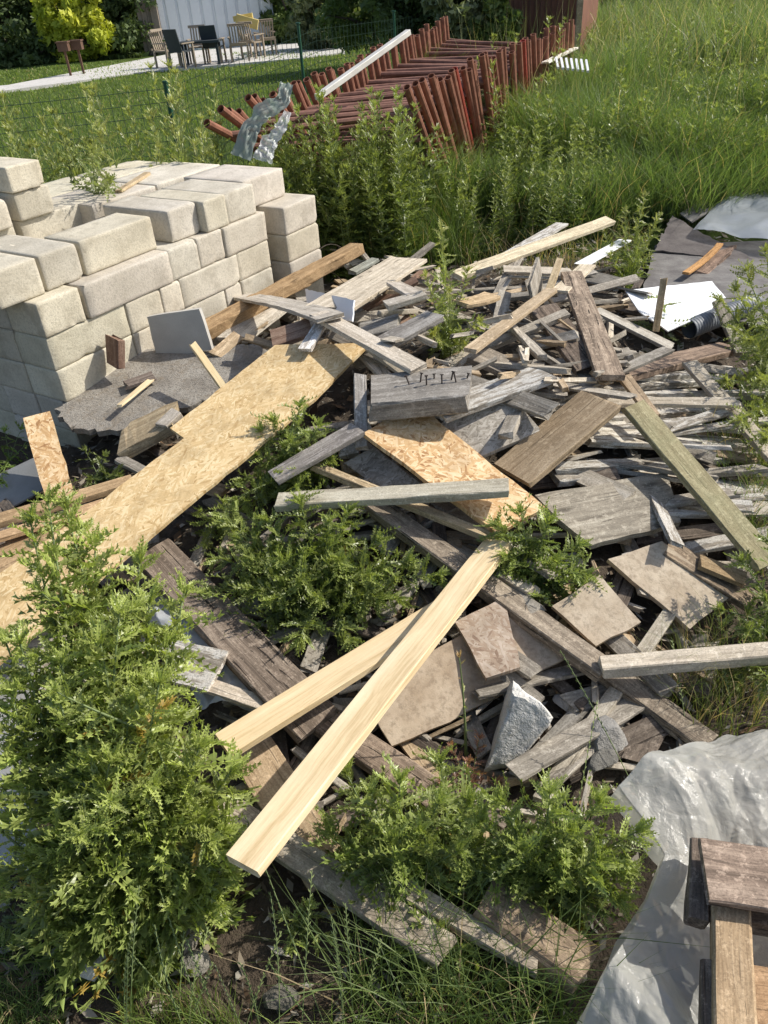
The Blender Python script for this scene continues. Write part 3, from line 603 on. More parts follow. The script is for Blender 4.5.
# ------------------------------------------------------------------ sun and sky
EL=R(42); SUN=Vector((math.cos(EL)*.97,math.cos(EL)*.243,math.sin(EL)))
w=bpy.data.worlds.new('World'); sc.world=w; w.use_nodes=True; nt=w.node_tree
sky=nt.nodes.new('ShaderNodeTexSky'); sky.sky_type='NISHITA'; sky.sun_disc=False; sky.sun_elevation=EL; sky.sun_rotation=math.atan2(SUN.x,SUN.y); sky.dust_density=2.0
bg=nt.nodes['Background']; nt.links.new(sky.outputs[0],bg.inputs[0]); bg.inputs[1].default_value=.15
sl_=bpy.data.lights.new('sun','SUN'); sl_.energy=5.0; sl_.angle=R(.53); sl_.color=(1,.95,.87)
so=bpy.data.objects.new('sun',sl_); COL.objects.link(so); so.rotation_euler=SUN.to_track_quat('Z','Y').to_euler()
sc.view_settings.view_transform='Standard'; sc.view_settings.look='None'; sc.view_settings.exposure=0
sc.cycles.max_bounces=7; sc.cycles.transparent_max_bounces=12; sc.cycles.use_denoising=True

# ------------------------------------------------------------------ foliage generators
class FB:   # collects coloured faces
    def __init__(s): s.V=[]; s.C=[]; s.T=[]; s.Q=[]; s.n=0
    def add(s,v,col,tris=None,quads=None):
        v=np.asarray(v,float); s.V.append(v); c=np.asarray(col,float)
        s.C.append(np.broadcast_to(c,(len(v),3)) if c.ndim==1 else c)
        if tris is not None and len(tris): s.T.append(np.asarray(tris)+s.n)
        if quads is not None and len(quads): s.Q.append(np.asarray(quads)+s.n)
        s.n+=len(v)
    def build(s,name,mat,parent=None,smooth=False):
        Fs=[]
        if s.T: Fs.append(np.concatenate(s.T))
        if s.Q: Fs.append(np.concatenate(s.Q))
        return link(name,npmesh(name,np.concatenate(s.V),Fs,np.concatenate(s.C),smooth),M[mat] if isinstance(mat,str) else mat,parent)
def leaf_proto(nl,depth,seed,wid=.24,curl=.25,tw=0.):
    """unit-length spiny lobed leaf; returns verts, tris, shade"""
    r=random.Random(seed); v=[];t=[];c=[]
    def env(u): return wid*(math.sin(math.pi*min(1,(u*.92+.06))**.8)**.7)
    mid=[]
    for i in range(nl+1):
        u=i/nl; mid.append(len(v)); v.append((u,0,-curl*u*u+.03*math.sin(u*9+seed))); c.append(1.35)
    for i in range(nl):
        u0=i/nl;u1=(i+1)/nl;um=(u0+u1)/2;z=-curl*um*um
        for sg in (-1,1):
            w_=env(um)*r.uniform(.8,1.2); nk=w_*(1-depth); up=r.uniform(.0,.5+depth*.6)
            a=len(v)
            fw=.25/nl
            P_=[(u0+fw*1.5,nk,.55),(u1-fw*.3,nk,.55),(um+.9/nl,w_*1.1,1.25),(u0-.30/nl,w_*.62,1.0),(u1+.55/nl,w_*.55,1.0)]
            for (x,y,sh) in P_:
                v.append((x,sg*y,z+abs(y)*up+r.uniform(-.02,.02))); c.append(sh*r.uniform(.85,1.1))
            A,B=mid[i],mid[i+1]
            for q in ((A,B,a+1),(A,a+1,a),(a,a+1,a+2),(a,a+3,(a)),(a+1,a+4,a+1)):
                if len(set(q))==3: t.append(q)
            # spikes back and forward
            b=len(v); v.append(tuple(np.array(v[a])*.5+np.array(v[a+2])*.5)); c.append(.9)
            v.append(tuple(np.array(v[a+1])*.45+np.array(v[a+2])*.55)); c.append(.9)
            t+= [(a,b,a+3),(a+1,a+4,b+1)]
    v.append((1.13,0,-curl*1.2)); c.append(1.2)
    v=np.array(v); an=v[:,0]*tw; y,z=v[:,1]*np.cos(an)-v[:,2]*np.sin(an),v[:,1]*np.sin(an)+v[:,2]*np.cos(an); v[:,1]=y+.12*tw*v[:,0]**2; v[:,2]=z
    return v,np.array(t),np.array(c)
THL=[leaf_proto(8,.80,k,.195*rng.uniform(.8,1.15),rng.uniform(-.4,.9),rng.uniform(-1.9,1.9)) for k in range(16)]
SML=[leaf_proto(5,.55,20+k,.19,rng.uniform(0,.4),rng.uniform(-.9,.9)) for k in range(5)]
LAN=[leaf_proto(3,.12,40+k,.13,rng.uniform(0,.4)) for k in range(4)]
def put_leaf(fb,proto,base,dirv,L,col,roll=0):
    v,t,c=proto; d=Vector(dirv).normalized(); s=d.cross(Vector((0,0,1)))
    if s.length<.05: s=Vector((1,0,0))
    s.normalize(); n=s.cross(d); rm=Matrix.Rotation(roll,3,d); s=rm@s; n=rm@n
    Mx=np.array([d,s,n])*L
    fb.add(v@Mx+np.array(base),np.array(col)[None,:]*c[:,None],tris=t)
def bez(a,b,lean,k=8):
    a=Vector(a);b=Vector(b); m=(a+b)/2+Vector(lean); return [a*(1-u)**2+m*2*u*(1-u)+b*u*u for u in [i/k for i in range(k+1)]]
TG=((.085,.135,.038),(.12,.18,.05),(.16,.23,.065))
def plant(label,stems,name='thistle',cat='thistle',group=None,protos=None,Ls=(.16,.06),dens=60,top=True,stemr=.006,cols=TG,elev=(-.1,.75),yellow=0,seedv=None,side=0):
    """stems: list of (base,tip,lean). one continuous stem mesh plus a foliage mesh"""
    protos=protos or THL; r=random.Random(seedv if seedv is not None else rng.random())
    root=empty(name,stems[0][0],0,label,cat,group); off=Vector(stems[0][0]); st=MB(); fb=FB()
    allst=[(Vector(a),Vector(b),Vector(l),1.0) for a,b,l in stems]
    for (a,b,l,sc1) in list(allst):
        for _ in range(side):
            u=r.uniform(.35,.85); p=bez(a,b,l,10)[int(u*10)]; an=r.uniform(0,6.28); hl=(b-a).length*r.uniform(.16,.32)
            allst.append((p,p+Vector((math.cos(an)*hl*.8,math.sin(an)*hl*.8,hl*.75)),Vector((0,0,-hl*.1)),.6))
    for (a,b,l,sc1) in allst:
        pts=bez(a-off,b-off,l,9); Ln=sum((pts[i+1]-pts[i]).length for i in range(9)); st.tube(pts,[stemr*sc1*(1-.75*i/9) for i in range(10)],6)
        n=max(6,int(dens*Ln)); an=r.uniform(0,6)
        for i in range(n):
            u=(i+.3)/n; f_=u*9; k=min(8,int(f_)); p=pts[k].lerp(pts[k+1],f_-k); ax=(pts[k+1]-pts[k]).normalized()
            an+=2.4+r.uniform(-.4,.4); e=elev[0]+(elev[1]-elev[0])*u+r.uniform(-.25,.25)
            o1=ax.orthogonal().normalized(); o2=ax.cross(o1); d=(o1*math.cos(an)+o2*math.sin(an))*math.cos(e)+ax*math.sin(e)
            L=(Ls[0]+(Ls[1]-Ls[0])*u)*sc1*r.uniform(.5,1.3)
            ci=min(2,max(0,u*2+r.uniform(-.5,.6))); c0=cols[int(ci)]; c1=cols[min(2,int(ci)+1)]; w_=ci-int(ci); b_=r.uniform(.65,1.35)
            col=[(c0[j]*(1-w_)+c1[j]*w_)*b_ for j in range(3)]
            if yellow and u<.2 and r.random()<yellow: col=[.20,.18,.045]
            put_leaf(fb,r.choice(protos),p,d,L,col,r.uniform(-.6,.6))
        if top:
            for i in range(9):
                an=i*2.4; e=r.uniform(.6,1.3); ax=(pts[9]-pts[7]).normalized(); o1=ax.orthogonal().normalized(); o2=ax.cross(o1)
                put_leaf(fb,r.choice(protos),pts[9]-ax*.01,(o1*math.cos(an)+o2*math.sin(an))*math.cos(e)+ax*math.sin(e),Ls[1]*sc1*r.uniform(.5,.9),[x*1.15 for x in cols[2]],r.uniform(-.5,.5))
    st.build('stem',M['stem'],root,True); fb.build('foliage','leaf',root)
    return root
V=Vector
# tall thistle, front left: several stems from one foot
b0=ath(140,925,0)
tips=[(30,520,.88),(65,505,.88),(95,540,.78),(150,600,.68),(5,640,.68),(5,880,.12),(40,910,.10),(225,880,.10),(210,905,.08),(235,850,.2),(0,830,.3),(140,560,.72),(100,640,.7),(170,640,.6),(60,660,.66),(10,690,.6),(130,700,.6),(90,760,.5),(150,790,.4),(200,820,.3),(60,830,.35),(48,500,.92),(80,530,.80),(185,590,.70),(120,610,.76),(20,640,.70),(200,745,.48),(160,680,.66),(60,700,.6),(225,830,.26),(10,760,.45),(190,770,.42),(110,760,.52),(30,860,.25),(232,770,.36)]
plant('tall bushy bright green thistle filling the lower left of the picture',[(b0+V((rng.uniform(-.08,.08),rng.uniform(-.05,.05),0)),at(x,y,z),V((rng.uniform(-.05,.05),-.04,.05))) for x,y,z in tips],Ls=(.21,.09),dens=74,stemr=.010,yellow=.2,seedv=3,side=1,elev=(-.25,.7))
def at_plants():
    plant('low jagged weed on the bare soil at the left edge below the tall thistle',[(ath(25,930,0),ath(x,y,z),V((0,0,.03))) for x,y,z in ((5,900,.08),(40,905,.08),(15,940,.06),(0,930,.06))],Ls=(.08,.04),dens=80,stemr=.003,seedv=51)
    plant('small green weed half under the dark board, left of the middle thistle',[(ath(215,530,0),ath(x,y,z),V((0,0,.03))) for x,y,z in ((200,510,.12),(225,500,.14),(235,530,.1),(205,545,.08),(245,510,.12))],Ls=(.09,.04),dens=90,stemr=.003,seedv=52)
    plant('low dark weed between the thick timber and the low weathered board',[(ath(430,960,0),ath(x,y,z),V((0,0,.04))) for x,y,z in ((400,950,.1),(440,925,.14),(470,950,.1),(450,985,.06),(410,985,.06),(500,985,.06))],Ls=(.10,.045),dens=75,stemr=.003,seedv=53)
    plant('small weed sprouting at the foot of the long low weathered board',[(ath(300,930,0),ath(x,y,z),V((0,0,.04))) for x,y,z in ((285,915,.06),(310,905,.1),(330,940,.05),(290,950,.04))],protos=SML,Ls=(.07,.04),dens=70,stemr=.003,seedv=54)
    P_=lambda x,y,d=0: ath(x,y,d)
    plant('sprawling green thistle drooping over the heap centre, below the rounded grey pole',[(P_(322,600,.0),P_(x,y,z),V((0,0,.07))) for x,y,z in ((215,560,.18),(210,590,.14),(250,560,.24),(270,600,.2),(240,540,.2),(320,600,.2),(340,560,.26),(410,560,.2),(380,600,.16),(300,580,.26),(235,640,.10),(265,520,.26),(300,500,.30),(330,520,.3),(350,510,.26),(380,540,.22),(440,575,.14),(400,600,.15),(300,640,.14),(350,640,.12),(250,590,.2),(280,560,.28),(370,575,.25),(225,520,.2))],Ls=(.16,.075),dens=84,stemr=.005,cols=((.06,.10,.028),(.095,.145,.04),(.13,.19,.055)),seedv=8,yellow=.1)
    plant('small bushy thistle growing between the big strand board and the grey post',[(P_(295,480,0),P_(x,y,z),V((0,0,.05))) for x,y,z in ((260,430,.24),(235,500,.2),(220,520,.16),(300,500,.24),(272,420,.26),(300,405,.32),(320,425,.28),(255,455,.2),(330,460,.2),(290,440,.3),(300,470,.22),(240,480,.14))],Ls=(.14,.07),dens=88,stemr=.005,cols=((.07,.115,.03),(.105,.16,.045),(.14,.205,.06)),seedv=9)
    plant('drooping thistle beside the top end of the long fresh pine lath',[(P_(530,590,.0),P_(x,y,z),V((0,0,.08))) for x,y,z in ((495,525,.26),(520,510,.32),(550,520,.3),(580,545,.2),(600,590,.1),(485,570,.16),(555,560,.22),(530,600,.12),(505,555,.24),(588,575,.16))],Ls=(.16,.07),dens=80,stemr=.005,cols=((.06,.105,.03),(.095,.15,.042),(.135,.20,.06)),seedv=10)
    plant('green weed standing upright at the back of the heap, left of the slim tan slat',[(P_(448,350,0),P_(x,y,z),V((0,0,.02))) for x,y,z in ((441,225,.62),(425,275,.42),(468,270,.42),(415,320,.25),(480,320,.24),(450,290,.4),(432,335,.2),(466,345,.15))],protos=SML,Ls=(.11,.05),dens=85,stemr=.004,cols=((.09,.13,.04),(.11,.165,.05),(.16,.21,.065)),seedv=11)
    for i,(bx,by,tt) in enumerate((((400,900),0,((345,770,.3),(330,830,.2),(370,790,.34),(400,780,.36),(350,860,.2),(420,830,.3),(440,800,.34),(390,840,.3),(460,850,.25))),((540,900),0,((500,800,.36),(550,790,.4),(600,800,.38),(640,830,.3),(630,870,.2),(570,830,.36),(520,850,.3),(480,820,.3),(470,870,.2),(600,860,.3),(560,880,.22),(620,900,.14))),((450,860),0,((425,930,.02),(470,800,.3),(500,860,.2),(490,900,.1),(440,760,.25))))):
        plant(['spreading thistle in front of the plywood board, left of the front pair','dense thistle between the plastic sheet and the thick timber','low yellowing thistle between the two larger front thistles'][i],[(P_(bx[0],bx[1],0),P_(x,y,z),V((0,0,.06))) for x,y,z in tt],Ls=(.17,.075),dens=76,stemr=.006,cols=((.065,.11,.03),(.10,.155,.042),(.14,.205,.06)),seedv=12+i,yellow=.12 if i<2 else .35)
    plant('leafy thistle at the right edge beside the corrugated pipe',[(P_(790,400,0),P_(x,y,z),V((0,0,.05))) for x,y,z in ((745,270,.75),(765,250,.8),(735,330,.5),(725,380,.3),(750,340,.5),(770,320,.6),(740,420,.3),(765,440,.3),(720,300,.55),(760,380,.4),(755,470,.15),(735,290,.6))],Ls=(.15,.07),dens=60,stemr=.006,cols=((.05,.085,.025),(.08,.125,.035),(.13,.18,.055)),seedv=20)
    plant('dark leafy weed at the right edge below the green-stained plank',[(P_(790,640,0),P_(x,y,z),V((0,0,.05))) for x,y,z in ((740,560,.3),(770,540,.35),(720,610,.15),(745,630,.2),(765,600,.3),(735,680,.12),(765,680,.2))],protos=SML,Ls=(.12,.06),dens=70,stemr=.005,cols=((.04,.07,.02),(.06,.10,.03),(.10,.15,.045)),seedv=21)
    plant('small thistle with long jagged leaves in front of the white panel',[(P_(664,352,0),at(664,296,.42),V((0,0,0)))],Ls=(.20,.12),dens=26,stemr=.004,cols=((.05,.085,.03),(.08,.12,.04),(.11,.16,.05)),seedv=22,top=False)
    plant('thistle with long leaves growing out of the flat block top',[(at(96,200,.95),at(92,150,1.38),V((0,0,0))),(at(96,200,.95),at(110,180,1.2),V((0,0,0)))],Ls=(.20,.09),dens=40,stemr=.006,cols=((.06,.10,.03),(.08,.125,.04),(.12,.17,.055)),seedv=23)
    plant('small dark weed in the shade below the grey felt slab',[(P_(100,480,0),P_(x,y,z),V((0,0,.02))) for x,y,z in ((85,450,.15),(105,455,.14),(120,475,.1),(90,480,.1))],protos=SML,Ls=(.08,.05),dens=60,stemr=.003,cols=((.03,.055,.018),(.05,.08,.02),(.08,.12,.035)),seedv=24)
    plant('small green plant at the shaded foot of the block stack on the left edge',[(P_(10,460,0),P_(x,y,z),V((0,0,.02))) for x,y,z in ((5,430,.15),(22,428,.14),(40,436,.1),(0,480,.1))],protos=LAN,Ls=(.09,.06),dens=40,stemr=.003,cols=((.07,.12,.03),(.10,.17,.04),(.14,.22,.06)),seedv=25)
    plant('dry brown weed tangle left of the pale rock',[(P_(470,790,0),P_(x,y,z),V((0,0,.02))) for x,y,z in ((450,745,.1),(480,735,.12),(440,780,.08),(500,780,.06),(468,760,.14))],name='dry_weed',cat='dry weed',protos=SML,Ls=(.05,.03),dens=110,stemr=.002,cols=((.05,.03,.02),(.10,.07,.045),(.17,.12,.08)),seedv=26)
    plant('bare upright thistle stalk in front of the plywood board',[(P_(466,760,.0),at(459,655,.42),V((.01,0,0)))],protos=SML,Ls=(.03,.03),dens=20,stemr=.006,cols=((.10,.15,.04),(.12,.17,.05),(.2,.18,.1)),seedv=27,name='thistle_stalk')
    plant('leafy weed in the corner between the white panel and the back planks',[(P_(625,290,0),P_(x,y,z),V((0,0,.03))) for x,y,z in ((600,225,.35),(625,210,.45),(645,195,.55),(640,240,.3),(610,255,.22),(660,215,.4),(650,255,.2))],protos=SML,Ls=(.12,.06),dens=60,stemr=.004,cols=((.07,.11,.03),(.10,.15,.042),(.15,.2,.06)),seedv=28)
at_plants()
# tall weeds behind the heap and along the fence
def weeds(n,x0,x1,y0,y1,h,label,group,cols,protos=None,Ls=(.16,.07),dens=34,edge=None,name='tall_weed'):
    pr=[]
    for k in range(4):
        hh=rng.uniform(.85,1.1); stems=[(V((0,0,0)),V((rng.uniform(-.1,.1),rng.uniform(-.1,.1),hh)),V((rng.uniform(-.06,.06),0,0))),(V((.02,0,0)),V((rng.uniform(-.3,.3),rng.uniform(-.25,.25),hh*.75)),V((0,0,.05)))]
        pr.append(plant(label,stems,name=name,cat='weed',group=group,protos=protos or SML,Ls=Ls,dens=dens,stemr=.005,cols=cols,elev=(.2,.9)))
    for i in range(n):
        x,y=rng.uniform(x0,x1),rng.uniform(y0,y1)
        if edge: x,y=edge(rng.random(),rng.random())
        o=pr[i] if i<4 else copy_tree(pr[i%4])
        s_=h*rng.uniform(.65,1.12); o.location=(x,y,G(x,y)-.01); o.rotation_euler=(0,0,rng.uniform(0,6.28)); o.scale=(s_*1.05,s_*1.05,s_)
WC=((.055,.095,.025),(.085,.135,.035),(.14,.20,.06))
weeds(62,0,0,0,0,1.25,'tall leafy green weed standing between the heap and the rusty frames','leafy weeds between the heap and the rusty frames',WC,edge=lambda a,b:(-.66+a*1.15,6.95+b*.8),dens=55,Ls=(.15,.06))
weeds(70,0,0,0,0,1.5,'tall weed growing behind the concrete blocks in front of the lawn','weeds behind the concrete blocks',((.075,.12,.035),(.10,.155,.045),(.15,.20,.065)),edge=lambda a,b:(-4.2+a**.6*3.0,6.75+b*.9-a*.2),dens=44,Ls=(.12,.05))
weeds(46,0,0,0,0,.8,'leafy weed growing in the grass in front of the rusty trestles','leafy weeds in the grass in front of the trestles',WC,edge=lambda a,b:(.55+a*1.9,7.0+b*1.3+a*.3),protos=SML+LAN,dens=46,Ls=(.15,.06))
weeds(190,0,0,0,0,1.0,'leafy weed standing in the tall meadow grass at the right','leafy weeds in the meadow',WC,edge=lambda a,b:(1.5+a*(3.7+b*9),8.4+b*b*13-.3*a),protos=LAN+SML,dens=38,Ls=(.17,.07))

def blades(name,label,pts,hts,wd,cols,bend=.35,lean=(0,0),kind='stuff',segs=3,mat='grass',tipc=1.25):
    n=len(pts); P0=np.asarray(pts); an=nprng.uniform(0,2*np.pi,n); bx=np.cos(an)*bend+lean[0]; by=np.sin(an)*bend+lean[1]; k=nprng.uniform(.3,1.3,n)
    sd=nprng.uniform(0,2*np.pi,n); V_=[];C_=[]
    for i in range(segs+1):
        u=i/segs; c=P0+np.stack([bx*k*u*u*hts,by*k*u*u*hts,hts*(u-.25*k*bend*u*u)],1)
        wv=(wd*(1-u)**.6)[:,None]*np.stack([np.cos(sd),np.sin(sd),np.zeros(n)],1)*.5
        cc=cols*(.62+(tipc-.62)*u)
        if i<segs: V_+= [c-wv,c+wv]; C_+=[cc,cc]
        else: V_.append(c); C_.append(cc)
    m=2*segs+1; V3=np.stack(V_,1).reshape(-1,3); C3=np.stack(C_,1).reshape(-1,3)
    b=np.arange(n)*m; Q=np.concatenate([np.stack([b+2*i,b+2*i+1,b+2*i+3,b+2*i+2],1) for i in range(segs-1)]) if segs>1 else None
    T=np.stack([b+2*segs-2,b+2*segs-1,b+2*segs],1)
    o=link(name,npmesh(name,V3,([T] if Q is None else [T,Q]),C3),M[mat]); return tag(o,label,'grass',None,kind)
Gv=np.vectorize(G)
def gcols(n,a=(.085,.15,.03),b=(.15,.215,.055),dry=.05,dryc=(.34,.28,.15)):
    t_=nprng.uniform(0,1,n)[:,None]; c=np.array(a)*(1-t_)+np.array(b)*t_; m=nprng.uniform(0,1,n)<dry; c[m]=np.array(dryc)*nprng.uniform(.7,1.2,(m.sum(),1)); return c
def field(n,fx,fy): a,b=nprng.uniform(0,1,n),nprng.uniform(0,1,n); x=fx(a,b); y=fy(a,b); return x,y
def meadow_edge(x): return 8.25-.22*x+.25*np.sin(x*2.1)+.12*np.sin(x*5.3)
# meadow: near band, middle band, far band
x,y=field(80000,lambda a,b:.2+a*(5.4+b*2),lambda a,b:b*4.2); y=y+meadow_edge(x); patch=.75+.35*np.sin(x*1.9+np.sin(y*1.3)*2)*np.sin(y*1.1+1)
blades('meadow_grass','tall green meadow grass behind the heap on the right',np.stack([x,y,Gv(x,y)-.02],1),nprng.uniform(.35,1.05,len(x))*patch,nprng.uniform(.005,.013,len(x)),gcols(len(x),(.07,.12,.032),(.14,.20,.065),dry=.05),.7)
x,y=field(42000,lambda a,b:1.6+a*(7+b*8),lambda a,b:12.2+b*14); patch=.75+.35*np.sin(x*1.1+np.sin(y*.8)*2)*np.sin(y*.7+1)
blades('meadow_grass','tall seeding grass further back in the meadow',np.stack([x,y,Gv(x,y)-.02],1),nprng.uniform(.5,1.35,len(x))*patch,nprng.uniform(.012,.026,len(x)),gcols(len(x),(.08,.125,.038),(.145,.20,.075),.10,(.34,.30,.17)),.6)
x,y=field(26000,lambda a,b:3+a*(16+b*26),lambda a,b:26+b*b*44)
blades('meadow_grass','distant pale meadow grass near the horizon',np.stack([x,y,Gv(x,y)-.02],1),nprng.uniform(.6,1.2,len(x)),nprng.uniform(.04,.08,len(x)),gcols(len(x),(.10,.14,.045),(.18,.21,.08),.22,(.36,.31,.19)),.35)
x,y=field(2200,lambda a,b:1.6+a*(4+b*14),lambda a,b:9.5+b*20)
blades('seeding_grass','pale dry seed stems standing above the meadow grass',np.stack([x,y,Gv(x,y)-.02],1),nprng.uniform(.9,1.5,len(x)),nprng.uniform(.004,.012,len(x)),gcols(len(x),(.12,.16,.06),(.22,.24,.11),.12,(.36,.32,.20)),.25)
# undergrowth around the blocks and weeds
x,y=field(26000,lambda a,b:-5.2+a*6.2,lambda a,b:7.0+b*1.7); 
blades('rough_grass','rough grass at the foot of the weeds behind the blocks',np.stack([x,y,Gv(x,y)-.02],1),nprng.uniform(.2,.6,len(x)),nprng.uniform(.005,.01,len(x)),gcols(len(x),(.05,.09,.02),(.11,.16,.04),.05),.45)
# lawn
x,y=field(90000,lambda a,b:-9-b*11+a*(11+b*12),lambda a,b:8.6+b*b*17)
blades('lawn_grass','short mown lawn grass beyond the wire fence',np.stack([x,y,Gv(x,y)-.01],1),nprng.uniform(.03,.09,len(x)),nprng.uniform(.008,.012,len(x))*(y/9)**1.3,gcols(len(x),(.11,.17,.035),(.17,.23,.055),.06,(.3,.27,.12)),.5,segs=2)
# foreground grass
def ppts(n,poly,fn=lambda x,y:ath(x,y,-.01)):
    out=[]; xs=[p[0] for p in poly]; ys=[p[1] for p in poly]
    while len(out)<n:
        x,y=rng.uniform(min(xs),max(xs)),rng.uniform(min(ys),max(ys)); ins=False; j=len(poly)-1
        for i in range(len(poly)):
            if (poly[i][1]>y)!=(poly[j][1]>y) and x<(poly[j][0]-poly[i][0])*(y-poly[i][1])/(poly[j][1]-poly[i][1])+poly[i][0]: ins=not ins
            j=i
        if ins: p=fn(x,y); out.append((p.x,p.y,p.z))
    return np.array(out)
pt=np.concatenate([ppts(900,[(110,1120),(120,1010),(240,1040),(560,1010),(560,1120)]),ppts(350,[(130,1010),(200,990),(260,1040),(140,1060)])])
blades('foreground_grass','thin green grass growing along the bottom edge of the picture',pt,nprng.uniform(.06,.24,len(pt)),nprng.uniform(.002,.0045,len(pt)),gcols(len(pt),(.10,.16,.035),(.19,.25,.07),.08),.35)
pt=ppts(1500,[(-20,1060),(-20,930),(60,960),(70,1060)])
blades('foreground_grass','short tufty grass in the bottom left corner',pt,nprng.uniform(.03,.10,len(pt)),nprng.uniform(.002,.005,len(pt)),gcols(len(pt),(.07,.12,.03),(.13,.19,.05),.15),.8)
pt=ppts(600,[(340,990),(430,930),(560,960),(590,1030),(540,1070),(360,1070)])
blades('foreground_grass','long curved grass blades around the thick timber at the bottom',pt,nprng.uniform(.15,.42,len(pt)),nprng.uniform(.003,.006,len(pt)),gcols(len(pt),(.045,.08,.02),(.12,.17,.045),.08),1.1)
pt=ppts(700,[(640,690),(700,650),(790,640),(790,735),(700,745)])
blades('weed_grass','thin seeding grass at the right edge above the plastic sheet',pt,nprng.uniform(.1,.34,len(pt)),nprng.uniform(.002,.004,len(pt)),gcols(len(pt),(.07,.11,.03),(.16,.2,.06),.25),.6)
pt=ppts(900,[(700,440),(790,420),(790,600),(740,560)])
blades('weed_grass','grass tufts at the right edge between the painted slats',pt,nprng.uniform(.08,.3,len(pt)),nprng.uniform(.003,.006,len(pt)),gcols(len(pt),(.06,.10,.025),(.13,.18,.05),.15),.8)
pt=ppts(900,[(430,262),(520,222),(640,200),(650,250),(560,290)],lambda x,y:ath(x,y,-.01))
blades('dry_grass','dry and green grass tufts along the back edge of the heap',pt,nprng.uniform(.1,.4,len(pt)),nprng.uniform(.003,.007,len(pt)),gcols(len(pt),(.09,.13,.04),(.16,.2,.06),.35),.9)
def seed_stalk(label,bx,by,tx,ty,tz,lean,group=None,dry=False):
    a=ath(bx,by,-.01); b=at(tx,ty,tz); pts=bez(a,b,lean,12); root=empty('grass_stalk',a,0,label,'grass stalk',group)
    MB().tube([p-a for p in pts],[.0016]*8+[.0012]*5,5).build('stem',M['stem'],root,True)
    fb=FB(); d0=(pts[-1]-pts[-3]).normalized()
    for i in range(22):
        u=.42+.58*i/22; f_=u*12; k=min(11,int(f_)); p=pts[k].lerp(pts[k+1],f_-k)-a; ax=(pts[k+1]-pts[k]).normalized(); s_=ax.cross(Vector((0,1,.3))).normalized()*(1 if i%2 else -1)
        d=(ax*.85+s_*.5).normalized(); q=ax.cross(s_).normalized(); L=rng.uniform(.010,.016); w_=.0022; b3=p+d*L*.5
        c=(.40,.34,.2) if dry else (.24,.30,.11)
        fb.add([p,b3+s_*w_,p+d*L,b3-s_*w_,b3+q*w_,b3-q*w_],c,tris=[(0,1,4),(1,2,4),(2,3,4),(3,0,4),(0,1,5),(1,2,5),(2,3,5),(3,0,5)])
    fb.build('seed_head','grass',root); return root
sk=[(330,1040,245,815,.26,'tall ryegrass stalk rising over the lower end of the long pine lath',(0,0,.03)),(215,1060,160,890,.2,'ryegrass stalk in front of the tall thistle foot',(0,0,.02)),(255,1060,215,965,.14,'short drying ryegrass stalk at the bottom, left of centre',(0,0,.02)),(205,1040,128,950,.12,'ryegrass stalk leaning left beside the white smooth stone',(0,0,.04)),(300,1060,312,870,.2,'ryegrass stalk standing left of the low weathered board',(0,0,.02)),
(560,850,700,752,.2,'arching grass stalk over the top edge of the plastic sheet',(0,0,.1)),(560,900,598,700,.3,'thin grass stalk crossing the pale grey planks',(0,0,.02)),(640,800,560,650,.3,'grass stalk crossing below the small plywood board',(0,0,.03)),(690,760,672,640,.2,'grass stalk hanging by the squared batten',(0,0,.03)),(735,740,720,650,.18,'grass stalk right of the long diagonal beam',(0,0,.03)),(310,235,318,165,.75,'dry grass stalk at the far end of the block stack',(0,0,.02)),(305,240,300,180,.7,'second dry grass stalk, nearer the far block pier',(0,0,.02)),(330,240,328,200,.5,'short dry grass stalk above the round log',(0,0,.02))]
for i,(a,b,c,d,z,l,ln) in enumerate(sk): seed_stalk(l,a,b,c,d,z,ln,None,i in (2,) or i>=10)
for i in range(16):
    bx=rng.uniform(120,360); seed_stalk('thin ryegrass stalk among those rising from the bottom edge of the picture',bx,1050+rng.uniform(-10,30),bx+rng.uniform(-70,50),rng.uniform(880,980),rng.uniform(.08,.3),(rng.uniform(-.03,.03),0,.03),'ryegrass stalks at the bottom edge')
# bramble twigs by the far blocks
for i,pt_ in enumerate([[(262,318,.05),(290,262,.5),(320,250,.45),(350,290,.1)],[(270,320,.05),(275,262,.45),(300,248,.5),(330,262,.3)],[(300,300,.05),(310,232,.5),(340,235,.4),(352,262,.2)],[(255,310,.1),(262,270,.35),(300,285,.2),(325,270,.3)]]):
    q=[at(*p) for p in pt_]; pp=[]
    for j in range(13):
        u=j/12; pp.append(q[0]*(1-u)**3+q[1]*3*u*(1-u)**2+q[2]*3*u*u*(1-u)+q[3]*u**3)
    tag(MB().tube(pp,.0035,5).build('dry_twig',M['bark'],None,True),['dry arching bramble twig reaching furthest right over the log','dry bramble twig arching against the far pier','dry bramble twig curling above the round log','low dry bramble twig at the block foot'][i],'twig')

